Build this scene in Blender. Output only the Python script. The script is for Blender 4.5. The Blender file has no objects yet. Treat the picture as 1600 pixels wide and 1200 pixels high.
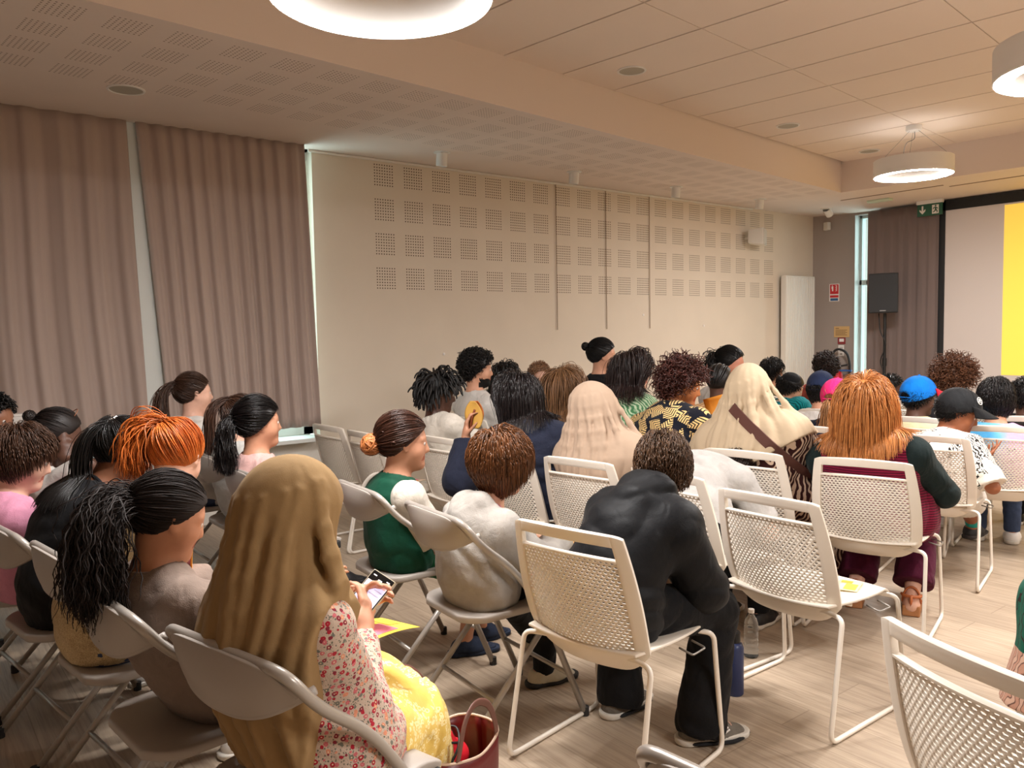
import bpy, bmesh, math, random
import numpy as np
from mathutils import Vector, Matrix

S = bpy.context.scene
COL = S.collection

# ---------------------------------------------------------------- camera
CAM_H = 1.45
FOCAL, YAW, PITCH, ROLL = 1257.4, 0.6593, 0.0633, -0.0170      # pixels of a 1600x1200 frame, radians
def cam_axes():
    cy, sy, cp, sp = math.cos(YAW), math.sin(YAW), math.cos(PITCH), math.sin(PITCH)
    f = Vector((sy*cp, cy*cp, -sp)); r0 = Vector((cy, -sy, 0)); u0 = r0.cross(f)
    c, s = math.cos(ROLL), math.sin(ROLL)
    return c*r0 + s*u0, -s*r0 + c*u0, f
CR, CU, CF = cam_axes()
cam = bpy.data.cameras.new('camera'); cam_o = bpy.data.objects.new('camera', cam); COL.objects.link(cam_o)
cam_o.matrix_world = Matrix(((CR.x, CU.x, -CF.x, 0), (CR.y, CU.y, -CF.y, 0), (CR.z, CU.z, -CF.z, CAM_H), (0, 0, 0, 1)))
cam.sensor_width = 36; cam.lens = FOCAL/1600*36; cam.clip_start = .05; cam.clip_end = 200
S.camera = cam_o

# ---------------------------------------------------------------- world, view, light levels
S.view_settings.view_transform = 'Standard'; S.view_settings.look = 'None'
S.view_settings.gamma = 1; S.view_settings.use_curve_mapping = False
S.view_settings.exposure = 1.42
world = bpy.data.worlds.new('sky'); S.world = world; world.use_nodes = True
world.node_tree.nodes['Background'].inputs[0].default_value = (.74, .97, 1.0, 1)   # overcast daylight outside
world.node_tree.nodes['Background'].inputs[1].default_value = 2.3
S.cycles.max_bounces = 8; S.cycles.diffuse_bounces = 5; S.cycles.glossy_bounces = 3
S.cycles.transmission_bounces = 6; S.cycles.transparent_max_bounces = 8
S.cycles.sample_clamp_indirect = 4; S.cycles.caustics_reflective = False; S.cycles.caustics_refractive = False
S.cycles.use_denoising = True
RING_POWER = 80.0          # emission strength of the pendant rings
RING_COL = (1.0, .965, .94)

# ---------------------------------------------------------------- small helpers
MATS = {}
def srgb(r, g, b):
    f = lambda c: (c/255/12.92) if c/255 <= .04045 else ((c/255+.055)/1.055)**2.4
    return (f(r), f(g), f(b))
class NT:
    """tiny wrapper to write node trees"""
    def __init__(s, name):
        s.m = bpy.data.materials.new(name); s.m.use_nodes = True
        s.t = s.m.node_tree; s.b = s.t.nodes['Principled BSDF']; s.out = s.t.nodes['Material Output']
    def n(s, typ, **kw):
        nd = s.t.nodes.new(typ)
        for k, v in kw.items():
            if k[0] == 'i' and k[1:].isdigit(): s.set(nd.inputs[int(k[1:])], v)
            elif k.startswith('in_'): s.set(nd.inputs[k[3:].replace('_', ' ')], v)
            else: setattr(nd, k, v)
        return nd
    def set(s, sock, v):
        if isinstance(v, bpy.types.NodeSocket): s.t.links.new(v, sock)
        elif isinstance(v, bpy.types.Node): s.t.links.new(v.outputs[0], sock)
        else:
            if isinstance(v, tuple) and len(v) == 3 and sock.type == 'RGBA': v = v+(1,)
            sock.default_value = v
    def co(s, scale=(1, 1, 1), rot=(0, 0, 0), loc=(0, 0, 0)):
        tc = s.n('ShaderNodeTexCoord'); mp = s.n('ShaderNodeMapping')
        s.t.links.new(tc.outputs['Object'], mp.inputs[0])
        mp.inputs['Scale'].default_value = scale; mp.inputs['Rotation'].default_value = rot; mp.inputs['Location'].default_value = loc
        return mp.outputs[0]
    def noise(s, vec, scale, detail=3, rough=.5, dist=0):
        return s.n('ShaderNodeTexNoise', in_Vector=vec, in_Scale=scale, in_Detail=detail, in_Roughness=rough, in_Distortion=dist).outputs[0]
    def ramp(s, fac, stops, interp='LINEAR'):
        r = s.n('ShaderNodeValToRGB', i0=fac); r.color_ramp.interpolation = interp
        el = r.color_ramp.elements
        while len(el) < len(stops): el.new(.5)
        for e, (p, c) in zip(el, stops): e.position = p; e.color = (c+(1,)) if len(c) == 3 else c
        return r.outputs[0]
    def math(s, op, a, b=0.0, c=0.0):
        nd = s.n('ShaderNodeMath', operation=op, i0=a, i1=b)
        if op in ('MULTIPLY_ADD', 'COMPARE', 'SMOOTH_MIN', 'SMOOTH_MAX', 'WRAP'): s.set(nd.inputs[2], c)
        return nd.outputs[0]
    def mix(s, fac, a, b, mode='MIX'):
        nd = s.n('ShaderNodeMix', data_type='RGBA', blend_type=mode)
        s.set(nd.inputs[0], fac); s.set(nd.inputs[6], a); s.set(nd.inputs[7], b)
        return nd.outputs[2]
    def bump(s, h, strength=.3, dist=.01):
        nd = s.n('ShaderNodeBump', in_Height=h, in_Strength=strength, in_Distance=dist)
        s.t.links.new(nd.outputs[0], s.b.inputs['Normal'])
    def col(s, v): s.set(s.b.inputs['Base Color'], v)
    def p(s, **kw):
        for k, v in kw.items(): s.set(s.b.inputs[k.replace('_', ' ')], v)
        return s
def plain(name, c, rough=.6, metal=0, spec=.5, bump=0, bscale=60, var=.0, emit=None):
    if name in MATS: return MATS[name]
    t = NT(name); c = srgb(*c)
    if var:
        nz = t.noise(t.co(), 9, 4)
        t.col(t.ramp(nz, [(.3, tuple(x*(1-var) for x in c)), (.7, tuple(min(1, x*(1+var)) for x in c))]))
    else: t.col(c)
    t.p(Roughness=rough, Metallic=metal, Specular_IOR_Level=spec)
    if bump: t.bump(t.noise(t.co(), bscale, 4), bump, .004)
    if emit: t.p(Emission_Color=c, Emission_Strength=emit)
    MATS[name] = t.m
    return t.m
def fabric(name, c, weave=420, rough=.85, bump=.25, var=.10):
    """woven cloth: fine weave bump, slight mottling of the dye"""
    if name in MATS: return MATS[name]
    t = NT(name); c = srgb(*c); co = t.co()
    nz = t.noise(co, 14, 4, .6)
    t.col(t.ramp(nz, [(.3, tuple(x*(1-var) for x in c)), (.72, tuple(min(1, x*(1+var)) for x in c))]))
    t.p(Roughness=rough, Specular_IOR_Level=.15, Sheen_Weight=.04)
    fold = t.noise(t.co(scale=(1, 1, .55)), 9, 1, .4, 1.8)
    h = t.math('ADD', t.math('MULTIPLY', fold, 2.4), t.math('ADD', t.math('MULTIPLY', t.noise(co, 22, 4, .55, .6), 1.0), t.math('MULTIPLY', t.noise(co, weave, 2), .25)))
    t.bump(h, min(1, bump*1.3), .02)
    MATS[name] = t.m
    return t.m

def mesh_obj(name, verts, faces, mat=None, parent=None, smooth=False, loc=None):
    me = bpy.data.meshes.new(name)
    me.from_pydata([tuple(v) for v in verts], [], [tuple(f) for f in faces]); me.update()
    return link(name, me, mat, parent, smooth, loc)
def link(name, me, mat=None, parent=None, smooth=False, loc=None):
    o = bpy.data.objects.new(name, me); COL.objects.link(o)
    if mat is not None:
        for m in (mat if isinstance(mat, (list, tuple)) else [mat]): me.materials.append(m)
    if smooth: me.polygons.foreach_set('use_smooth', [True]*len(me.polygons))
    if parent is not None: o.parent = parent
    if loc is not None: o.location = loc
    return o
def empty(name, label, cat, loc=(0, 0, 0), yaw=0, group=None):
    o = bpy.data.objects.new(name, None); COL.objects.link(o)
    o.location = loc; o.rotation_euler = (0, 0, yaw); o.empty_display_size = .1
    return tag(o, label, cat, group)
def tag(o, label, cat, group=None):
    o['label'] = label; o['category'] = cat
    if group: o['group'] = group
    return o
def structure(o): o['kind'] = 'structure'; return o
class MB:
    """collects boxes, tubes, lathes and grids into one mesh"""
    def __init__(s): s.v = []; s.f = []; s.mi = []; s.cur = 0
    def add(s, v, f):
        o = len(s.v); s.v += [tuple(x) for x in v]; s.f += [tuple(i+o for i in q) for q in f]; s.mi += [s.cur]*len(f)
    def box(s, lo, hi, M=None):
        x0, y0, z0 = lo; x1, y1, z1 = hi
        v = [Vector(p) for p in ((x0,y0,z0),(x1,y0,z0),(x1,y1,z0),(x0,y1,z0),(x0,y0,z1),(x1,y0,z1),(x1,y1,z1),(x0,y1,z1))]
        if M is not None: v = [M @ p for p in v]
        s.add(v, [(3,2,1,0),(4,5,6,7),(0,1,5,4),(1,2,6,5),(2,3,7,6),(3,0,4,7)])
    def bbox(s, lo, hi, r=.01, M=None, seg=3):
        """box with rounded edges"""
        bm = bmesh.new(); c = [(a+b)/2 for a, b in zip(lo, hi)]; d = [b-a for a, b in zip(lo, hi)]
        bmesh.ops.create_cube(bm, size=1, matrix=Matrix.Translation(c) @ Matrix.Diagonal(d+[1]))
        bmesh.ops.bevel(bm, geom=bm.edges[:], offset=min(r, min(d)*.49), segments=seg, affect='EDGES', profile=.5)
        bm.verts.ensure_lookup_table()
        v = [(M @ q.co) if M is not None else q.co.copy() for q in bm.verts]
        s.add(v, [[q.index for q in f.verts] for f in bm.faces]); bm.free()
    def tube(s, pts, r, n=8, cap=True, closed=False, flat=1.0):
        P = [Vector(p) for p in pts]; N = len(P)
        R = r if isinstance(r, (list, tuple)) else [r]*N
        T = []
        for i in range(N):
            a = P[(i-1) % N] if (closed or i) else P[0]; b = P[(i+1) % N] if (closed or i < N-1) else P[-1]
            T.append((b-a).normalized())
        up = Vector((0, 0, 1)) if abs(T[0].z) < .9 else Vector((0, 1, 0))
        x = T[0].cross(up).normalized(); v = []
        for i in range(N):
            x = (x - T[i]*x.dot(T[i])).normalized(); y = T[i].cross(x)
            for k in range(n):
                a = 2*math.pi*k/n; v.append(P[i] + (x*math.cos(a) + y*math.sin(a)*flat)*R[i])
        f = []
        for i in range(N if closed else N-1):
            j = (i+1) % N
            for k in range(n): f.append((i*n+k, i*n+(k+1) % n, j*n+(k+1) % n, j*n+k))
        if cap and not closed: f += [tuple(range(n-1, -1, -1)), tuple((N-1)*n+k for k in range(n))]
        s.add(v, f)
    def lathe(s, prof, n=32, M=None, cap=False):
        v = []; f = []
        for (r, z) in prof:
            for k in range(n):
                a = 2*math.pi*k/n; p = Vector((r*math.cos(a), r*math.sin(a), z)); v.append(M @ p if M is not None else p)
        for i in range(len(prof)-1):
            for k in range(n): f.append((i*n+k, i*n+(k+1) % n, (i+1)*n+(k+1) % n, (i+1)*n+k))
        if cap: f += [tuple(range(n-1, -1, -1)), tuple((len(prof)-1)*n+k for k in range(n))]
        s.add(v, f)
    def grid(s, fn, nu, nv):
        v = [fn(i/nu, j/nv) for j in range(nv+1) for i in range(nu+1)]
        f = [(j*(nu+1)+i, j*(nu+1)+i+1, (j+1)*(nu+1)+i+1, (j+1)*(nu+1)+i) for j in range(nv) for i in range(nu)]
        s.add(v, f)
    def obj(s, name, mat=None, parent=None, smooth=False, solid=0, bevel=0, auto=None, loc=None, merge=False):
        me = bpy.data.meshes.new(name); me.from_pydata(s.v, [], s.f); me.update()
        if any(s.mi): me.polygons.foreach_set('material_index', s.mi)
        if merge:
            bm = bmesh.new(); bm.from_mesh(me); bmesh.ops.remove_doubles(bm, verts=bm.verts, dist=1e-5); bm.to_mesh(me); bm.free()
        o = link(name, me, mat, parent, smooth, loc)
        if solid or bevel:
            if solid:
                md = o.modifiers.new('s', 'SOLIDIFY'); md.thickness = solid; md.offset = 0
            if bevel:
                md = o.modifiers.new('b', 'BEVEL'); md.width = bevel; md.segments = 2; md.limit_method = 'ANGLE'
            dg = bpy.context.evaluated_depsgraph_get(); nm = bpy.data.meshes.new_from_object(o.evaluated_get(dg))
            o.modifiers.clear(); o.data = nm; nm.name = name
        if smooth and auto is not None:
            o.data.set_sharp_from_angle(angle=math.radians(auto))
        return o
def bez(pts, n=12):
    """smooth path through control points (Catmull-Rom)"""
    P = [Vector(p) for p in pts]; P = [P[0]*2-P[1]] + P + [P[-1]*2-P[-2]]; out = []
    for i in range(1, len(P)-2):
        for k in range(n):
            t = k/n; a, b, c, d = P[i-1], P[i], P[i+1], P[i+2]
            out.append(.5*((2*b)+(c-a)*t+(2*a-5*b+4*c-d)*t*t+(3*b-a-3*c+d)*t**3))
    out.append(P[-2]); return out
def rounded(pts, r, n=5):
    """polyline with rounded corners"""
    P = [Vector(p) for p in pts]; out = [P[0]]
    for i in range(1, len(P)-1):
        a = (P[i-1]-P[i]); b = (P[i+1]-P[i]); d = min(r, a.length*.49, b.length*.49)
        A = P[i]+a.normalized()*d; B = P[i]+b.normalized()*d
        for k in range(n+1):
            t = k/n; out.append(A*(1-t)**2 + P[i]*2*t*(1-t) + B*t*t)
    out.append(P[-1]); return out
def dup(root, loc, yaw, label, group=None):
    r = root.copy(); COL.objects.link(r); r.location = loc; r.rotation_euler = (0, 0, yaw); r['label'] = label
    if group: r['group'] = group
    for ch in root.children:
        c = ch.copy(); COL.objects.link(c); c.parent = r
        for g in ch.children:
            d = g.copy(); COL.objects.link(d); d.parent = c
    return r
# ================================================================ THE ROOM
WALL_Y, WALL_Z, TOP_Z = 6.351, 2.99, 3.33
X0, X1, Y0 = -3.0, 10.45, -4.0
BAND = math.atan(.1143)                                   # the dropped ceiling edge runs 6.5 degrees off the wall
def edge_y(x): return 4.136 + .1143*(x-.788)
CX, CY = 8.717, edge_y(8.717)                             # inner corner of the dropped band
def edge_x(y): return CX + .095*(CY-y)

def mat_floor():
    t = NT('vinyl_planks'); co = t.co(rot=(0, 0, math.pi/2))
    br = t.n('ShaderNodeTexBrick', in_Vector=co, in_Scale=1.0, in_Mortar_Size=.0022, in_Bias=0.0, in_Brick_Width=1.22, in_Row_Height=.18)
    br.offset = .37; br.inputs['Color1'].default_value = (0, 0, 0, 1); br.inputs['Color2'].default_value = (1, 1, 1, 1); br.inputs['Mortar'].default_value = (.5, .5, .5, 1)
    wn = t.n('ShaderNodeTexWhiteNoise', noise_dimensions='3D', in_Vector=br.outputs[0])
    g1 = t.noise(t.co(scale=(16, .9, 1)), 2.2, 6, .62, 1.2)
    g2 = t.noise(t.co(scale=(95, 2.4, 1)), 1.5, 4, .6)
    grain = t.math('ADD', t.math('MULTIPLY', g1, .62), t.math('MULTIPLY', g2, .38))
    base = t.ramp(grain, [(.28, srgb(126, 108, 92)), (.48, srgb(172, 153, 132)), (.72, srgb(200, 182, 160))])
    tone = t.mix(t.math('MULTIPLY', br.outputs[0], .32), base, srgb(150, 132, 114))
    t.col(t.mix(t.math('MULTIPLY', br.outputs[1], .4), tone, srgb(96, 80, 62)))
    t.p(Roughness=t.math('MULTIPLY_ADD', g2, .22, .34), Specular_IOR_Level=.45)
    t.bump(t.math('ADD', t.math('MULTIPLY', grain, .3), t.math('MULTIPLY', br.outputs[1], -1.0)), .12, .004)
    return t.m
def mat_perforated(name, c, cols, rows, ou, ov, hole=.34, axis='xz', dark=(92, 74, 58)):
    """painted plasterboard with square patches of 8x8 punched holes on a 0.3 m grid"""
    t = NT(name); tc = t.n('ShaderNodeTexCoord'); sep = t.n('ShaderNodeSeparateXYZ', i0=tc.outputs['Object'])
    u = t.math('SUBTRACT', sep.outputs[0], ou); v = t.math('SUBTRACT', sep.outputs[2 if axis == 'xz' else 1], ov)
    def one(w, count):
        cell = t.math('DIVIDE', w, .3)
        inr = t.math('MULTIPLY', t.math('GREATER_THAN', cell, 0), t.math('LESS_THAN', cell, count))
        loc = t.math('MULTIPLY', t.math('FRACT', cell), 12.0)            # in hole pitches of 25 mm
        patch = t.math('LESS_THAN', loc, 8.0)
        d = t.math('ABSOLUTE', t.math('SUBTRACT', t.math('FRACT', loc), .5))
        return t.math('MULTIPLY', inr, patch), d
    mu, du = one(u, cols); mv, dv = one(v, rows)
    sq = t.math('LESS_THAN', t.math('MAXIMUM', du, dv), hole/2*1.25)
    m = t.math('MULTIPLY', t.math('MULTIPLY', mu, mv), sq)
    c = srgb(*c); nz = t.noise(t.co(), 2.5, 3)
    paint = t.ramp(nz, [(.3, tuple(x*.975 for x in c)), (.7, tuple(min(1, x*1.02) for x in c))])
    t.col(t.mix(m, paint, srgb(*dark)))
    t.p(Roughness=.75, Specular_IOR_Level=.25)
    t.bump(t.math('SUBTRACT', t.math('MULTIPLY', t.noise(t.co(), 260, 2), .05), m), .3, .003)
    return t.m
M_WALL = plain('wall_paint', (222, 212, 198), .75, bump=.05, bscale=220)
M_WHITE = plain('white_paint', (226, 222, 214), .5)
M_BROWN = plain('taupe_paint', (160, 148, 140), .8, bump=.04, bscale=220)
M_SOFFIT = plain('soffit_paint', (226, 212, 202), .8)

# floor
structure(mesh_obj('floor', [(X0, Y0, 0), (X1+.6, Y0, 0), (X1+.6, WALL_Y+.4, 0), (X0, WALL_Y+.4, 0)], [(0, 1, 2, 3)], mat_floor()))
# long wall with perforated acoustic panels (from the window jamb to the front corner)
WIN_X1 = 2.86; SILL = .62
b = MB(); b.box((WIN_X1, WALL_Y, 0), (10.27, WALL_Y+.15, 3.4)); 
M_PERF = mat_perforated('acoustic_wall', (220, 208, 192), 20, 4, 3.4433-.0125, 1.45+1.49-.9-.175-.0125)
structure(b.obj('wall_left', M_PERF))
b = MB(); b.box((X0, WALL_Y, 0), (WIN_X1, WALL_Y+.15, SILL-.03)); b.box((X0, WALL_Y, 2.99), (WIN_X1, WALL_Y+.15, 3.4))
structure(b.obj('wall_left_window_bay', M_WHITE))
b = MB(); b.box((2.826, WALL_Y-.022, 2.968), (8.86, WALL_Y-.002, 2.988)); structure(b.obj('trim_1', M_WHITE, bevel=.004))
# front wall, its bevelled first section and the other two walls of the hall
def prism(b, pts, z0, z1):
    n = len(pts); b.add([(x, y, z0) for x, y in pts]+[(x, y, z1) for x, y in pts], [tuple(range(n-1, -1, -1)), tuple(range(n, 2*n))]+[(i, (i+1) % n, n+(i+1) % n, n+i) for i in range(n)])
b = MB(); prism(b, [(10.27, 6.351), (10.45, 5.84), (10.85, 5.84), (10.85, 6.5), (10.27, 6.5)], 0, 3.4)
b.box((10.45, Y0, 0), (10.85, 5.50, 3.4)); b.box((10.45, 5.50, 2.96), (10.85, 5.84, 3.4))
structure(b.obj('wall_front', M_BROWN))
b = MB(); b.box((X0, Y0-.15, 0), (10.6, Y0, 3.4)); structure(b.obj('wall_right', M_WALL))
b = MB(); b.box((X0-.15, Y0-.15, 0), (X0, WALL_Y+.4, 3.4)); structure(b.obj('wall_back', M_BROWN))
b = MB(); b.box((WIN_X1, WALL_Y-.014, 0), (10.25, WALL_Y-.001, .09)); structure(b.obj('baseboard_left', M_WHITE, bevel=.003))

# dropped ceiling bands: built in a frame turned with the band so the punched patches line up with its edge
band = MB(); ca, sa = math.cos(BAND), math.sin(BAND)
def to_band(x, y): dx, dy = x-.788, y-4.136; return (dx*ca+dy*sa, -dx*sa+dy*ca)
def poly(pts): o = len(band.v); band.v += [to_band(x, y)+(0,) for x, y in pts]; band.f.append(tuple(range(o+len(pts)-1, o-1, -1))); band.mi.append(0)
poly([(X0, edge_y(X0)), (CX, CY), (X1+.15, edge_y(X1+.15)), (X1+.15, WALL_Y+.15), (X0, WALL_Y+.15)])
M_BAND = mat_perforated('acoustic_ceiling', (226, 212, 202), 36, 4, -2.9+.054, .095, axis='xy', hole=.30, dark=(138, 118, 106))
bo = structure(band.obj('ceiling_left', M_BAND, loc=(.788, 4.136, WALL_Z))); bo.rotation_euler.z = BAND
b = MB(); yb = Y0-.1
b.add([(CX, CY, WALL_Z), (edge_x(yb), yb, WALL_Z), (X1+.15, yb, WALL_Z), (X1+.15, edge_y(X1+.15), WALL_Z)], [(0, 1, 2, 3)])
for k, (ux, uy, L) in enumerate(((9.15, 4.1, 1.5), (9.2, 2.0, 1.5))):          # recessed air slots along the front band
    pass
structure(b.obj('ceiling_front', M_SOFFIT))
b = MB()   # bulkhead faces between the two ceiling levels
b.add([(X0, edge_y(X0), WALL_Z), (CX, CY, WALL_Z), (CX, CY, TOP_Z+.06), (X0, edge_y(X0), TOP_Z+.06)], [(3, 2, 1, 0)])
b.add([(CX, CY, WALL_Z), (edge_x(yb), yb, WALL_Z), (edge_x(yb), yb, TOP_Z+.06), (CX, CY, TOP_Z+.06)], [(3, 2, 1, 0)])
structure(b.obj('trim_2', M_SOFFIT))
# raised tile ceiling: 0.594 x 1.19 m boards with open joints, in the band's own direction
def mat_tile():
    t = NT('ceiling_tile'); c = srgb(236, 222, 210)
    nz = t.noise(t.co(), 1.1, 3)
    t.col(t.ramp(nz, [(.3, tuple(x*.97 for x in c)), (.7, c)])); t.p(Roughness=.85, Specular_IOR_Level=.2); t.bump(t.noise(t.co(), 300, 2), .06, .002)
    return t.m
b = MB(); a2 = .1075; TU = Vector((math.cos(a2), math.sin(a2), 0)); TV = Vector((math.sin(a2), -math.cos(a2), 0)); org = Vector((3.413, 4.424, 0))
for i in range(-13, 12):
    for j in range(-1, 8):
        u0 = i*.594+.0075; u1 = (i+1)*.594-.0075; v0 = -.02+j*1.183+.003; v1 = v0+1.183-.006
        p = [org+TU*u+TV*v for u, v in ((u0, v0), (u1, v0), (u1, v1), (u0, v1))]
        c = sum(p, Vector())/4
        if c.y < Y0-.6 or c.x > 9.6 or c.x < X0-.4: continue
        if j == -1 : continue
        b.add([(q.x, q.y, TOP_Z) for q in p]+[(q.x, q.y, TOP_Z+.03) for q in p], [(3, 2, 1, 0), (0, 1, 5, 4), (1, 2, 6, 5), (2, 3, 7, 6), (3, 0, 4, 7)])
b.cur = 1; b.add([(X0-.3, Y0-.3, TOP_Z+.031), (X1+.2, Y0-.3, TOP_Z+.031), (X1+.2, WALL_Y+.3, TOP_Z+.031), (X0-.3, WALL_Y+.3, TOP_Z+.031)], [(3, 2, 1, 0)])  # dark backing sheet: shade of the open joints put into its colour
structure(b.obj('ceiling', [mat_tile(), plain('joint_shade_sheet', (70, 54, 46), .9)]))

# window wall behind the curtains
M_FRAME = plain('window_frame_white', (224, 228, 224), .4)
def mat_glass():
    t = NT('window_glass'); t.t.nodes.remove(t.b)
    a = t.n('ShaderNodeBsdfTransparent'); a.inputs[0].default_value = (.93, .97, .96, 1); g = t.n('ShaderNodeBsdfGlossy'); g.inputs['Roughness'].default_value = .02
    m = t.n('ShaderNodeMixShader', i0=.06, i1=a.outputs[0], i2=g.outputs[0]); t.t.links.new(m.outputs[0], t.out.inputs[0]); return t.m
M_GLASS = mat_glass()
w = structure(bpy.data.objects.new('window_1', None)); COL.objects.link(w); w.location = (0, WALL_Y+.13, 0)
b = MB(); 
for x in (X0+.03, -1.55, -.05, 2.80): b.box((x-.045, -.03, SILL), (x+.045, .05, 2.99))
b.box((1.28, -.235, SILL), (1.72, .06, 2.99))
b.box((X0, -.03, SILL), (WIN_X1, .05, SILL+.07)); b.box((X0, -.03, 2.92), (WIN_X1, .05, 2.99)); b.box((X0, -.03, 1.9), (WIN_X1, .05, 1.96))
b.obj('window_frame', M_FRAME, w, bevel=.004)
b = MB(); b.box((X0, .0, SILL), (WIN_X1, .008, 2.99)); b.obj('pane', M_GLASS, w)
b = MB(); b.bbox((X0, -.30, SILL-.035), (WIN_X1-.04, .0, SILL), .006); b.obj('window_sill', M_FRAME, w)
b = MB(); b.box((10.452, 5.835, 0), (10.60, 5.8395, 2.96)); structure(b.obj('trim_3', M_FRAME))
# glazed door in the front wall
d = structure(bpy.data.objects.new('door_1', None)); COL.objects.link(d); d.location = (10.61, 5.67, 0)
b = MB()
for y0, y1 in ((-.17, -.13), (.135, .17)): b.box((-.03, y0, 0), (.06, y1, 2.96))
b.box((-.03, -.17, 2.02), (.06, .17, 2.09)); b.box((-.03, -.17, 2.92), (.06, .17, 2.96)); b.box((-.03, -.17, 0), (.06, .17, .1))
b.obj('door_frame', plain('door_frame_grey', (206, 216, 214), .4), d, bevel=.003)
b = MB(); b.box((.01, -.13, .1), (.018, .135, 2.94)); b.obj('pane', M_GLASS, d)
b = MB(); b.bbox((-.05, -.03, 2.03), (-.03, .06, 2.08), .004); b.obj('door_closer', plain('dark_grey_plastic', (52, 52, 52), .5), d)
# ================================================================ CURTAINS
def mat_curtain(name, c):
    t = NT(name); c = srgb(*c)
    t.col(t.ramp(t.noise(t.co(scale=(1, 1, .05)), 3, 3), [(.3, tuple(x*.94 for x in c)), (.7, tuple(x*1.05 for x in c))]))
    t.p(Roughness=.9, Specular_IOR_Level=.1, Sheen_Weight=.2)
    t.bump(t.noise(t.co(), 500, 2), .15, .002); return t.m
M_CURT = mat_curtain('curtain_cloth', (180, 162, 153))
def curtain(name, label, p0, p1, p0b, p1b, z0, z1, folds, amp, seed, nrm):
    """cloth hanging from z1 to z0; top edge p0->p1, hem p0b->p1b (plan points), soft irregular folds"""
    rnd = random.Random(seed); ph = [rnd.uniform(0, 6.28) for _ in range(6)]; fr = [folds*rnd.uniform(.75, 1.35) for _ in range(3)]
    n = Vector((nrm[0], nrm[1], 0)); nu, nv = folds*14, 26
    def fn(u, v):
        a = Vector((p0[0], p0[1], 0)).lerp(Vector((p1[0], p1[1], 0)), u); b_ = Vector((p0b[0], p0b[1], 0)).lerp(Vector((p1b[0], p1b[1], 0)), u)
        p = a.lerp(b_, v); w = u + .006*math.sin(5*v+ph[4]+9*u)*v
        A = amp*(.62+.38*v)
        s = math.sin(6.283*fr[0]*w+ph[0]+.5*math.sin(6.283*w*2.3+ph[5])); s = math.copysign(abs(s)**.75, s)
        d = A*(.62*s + .28*math.sin(6.283*fr[1]*1.63*w+ph[1])*(.4+.6*v) + .18*math.sin(6.283*fr[2]*.41*w+ph[2]+1.2*v))
        p = p + n*d; p.z = z1 + (z0-z1)*v; return p
    b = MB(); b.grid(fn, nu, nv)
    o = b.obj(name, M_CURT, smooth=True, solid=.003); return tag(o, label, 'curtain', None)
curtain('curtain', 'taupe curtain at the left edge, left of the pale gap', (-2.9, 6.21), (1.415, 6.21), (-2.9, 6.2), (1.475, 6.2), .70, 2.992, 30, .034, 3, (0, 1))
curtain('curtain', 'taupe curtain panel between the pale gap and the perforated wall', (1.475, 6.21), (2.735, 6.21), (1.62, 6.2), (2.80, 6.2), .715, 2.992, 13, .030, 11, (0, 1))
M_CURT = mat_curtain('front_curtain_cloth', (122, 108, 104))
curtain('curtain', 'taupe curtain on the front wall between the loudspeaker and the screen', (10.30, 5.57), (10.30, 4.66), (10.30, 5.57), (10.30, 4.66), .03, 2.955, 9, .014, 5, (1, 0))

# ================================================================ CEILING FIXTURES
M_LAMP_BODY = plain('lamp_white', (232, 230, 226), .45)
def mat_emit(name, c, k):
    t = NT(name); t.col((.8, .8, .8)); t.p(Emission_Color=c, Emission_Strength=k); return t.m
M_RING = mat_emit('ring_diffuser', RING_COL, RING_POWER)
M_RING_UP = mat_emit('ring_added_glow', RING_COL, RING_POWER*.035)
M_STEEL = plain('steel_wire', (150, 146, 140), .35, 1)
M_BLACK = plain('black_plastic', (22, 22, 23), .5)
M_CABLE = plain('clear_grey_cable', (120, 118, 116), .5)
def ring_lamp(x, y, z, R, label, h=.155, w=.085):
    t = empty('pendant_lamp', label, 'pendant lamp', (x, y, z), 0, 'ring pendant lamps')
    b = MB(); b.lathe([(R-w, .004), (R-w, h), (R, h), (R, .004), (R-.004, 0), (R-.008, .003)], 72)
    b.obj('ring_housing', M_LAMP_BODY, t, True, auto=40)
    b = MB(); b.lathe([(R-w+.001, .004), (R-w*.5, -.004), (R-.007, .004)][::-1], 72); b.obj('diffuser', M_RING, t, True)
    b = MB(); b.lathe([(R-w+.004, h-.004), (R-w*.5, h+.003), (R-.006, h-.004)], 72); b.obj('added_top_glow', M_RING_UP, t, True)  # added glow on top of the ring, brightens the ceiling
    H = TOP_Z - z
    b = MB(); b.lathe([(0, H-.05), (.06, H-.05), (.068, H-.042), (.068, H), (0, H)], 32); b.obj('canopy', M_LAMP_BODY, t, True, auto=40)
    for k in range(3):
        a = k*2.094+.6; b = MB(); b.tube([(math.cos(a)*.045, math.sin(a)*.045, H-.05), (math.cos(a)*(R-.03), math.sin(a)*(R-.03), h)], .0018, 5)
        b.obj('suspension_wire', M_STEEL, t)
    b = MB(); b.tube(bez([(.02, 0, H-.05), (.05, .02, H-.11), (.03, .08, H-.14), (.14, .16, h+.12), (R*.62, R*.62, h)], 6), .0035, 6); b.obj('power_cable', M_CABLE, t, True)
    return t
ring_lamp(1.40, 2.50, 2.60, .385, 'glowing white ring pendant lamp at the top of the picture, left of the raised ceiling')
ring_lamp(4.44, 1.335, 2.60, .40, 'white ring pendant lamp cut off by the right edge')
ring_lamp(7.74, 3.75, 2.865, .345, 'small far white ring pendant lamp hanging near the front wall')
ring_lamp(2.2, -1.4, 2.62, .40, 'ring pendant lamp over the rear right of the hall')
ring_lamp(7.6, -.6, 2.75, .40, 'ring pendant lamp over the front right of the hall')
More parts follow.
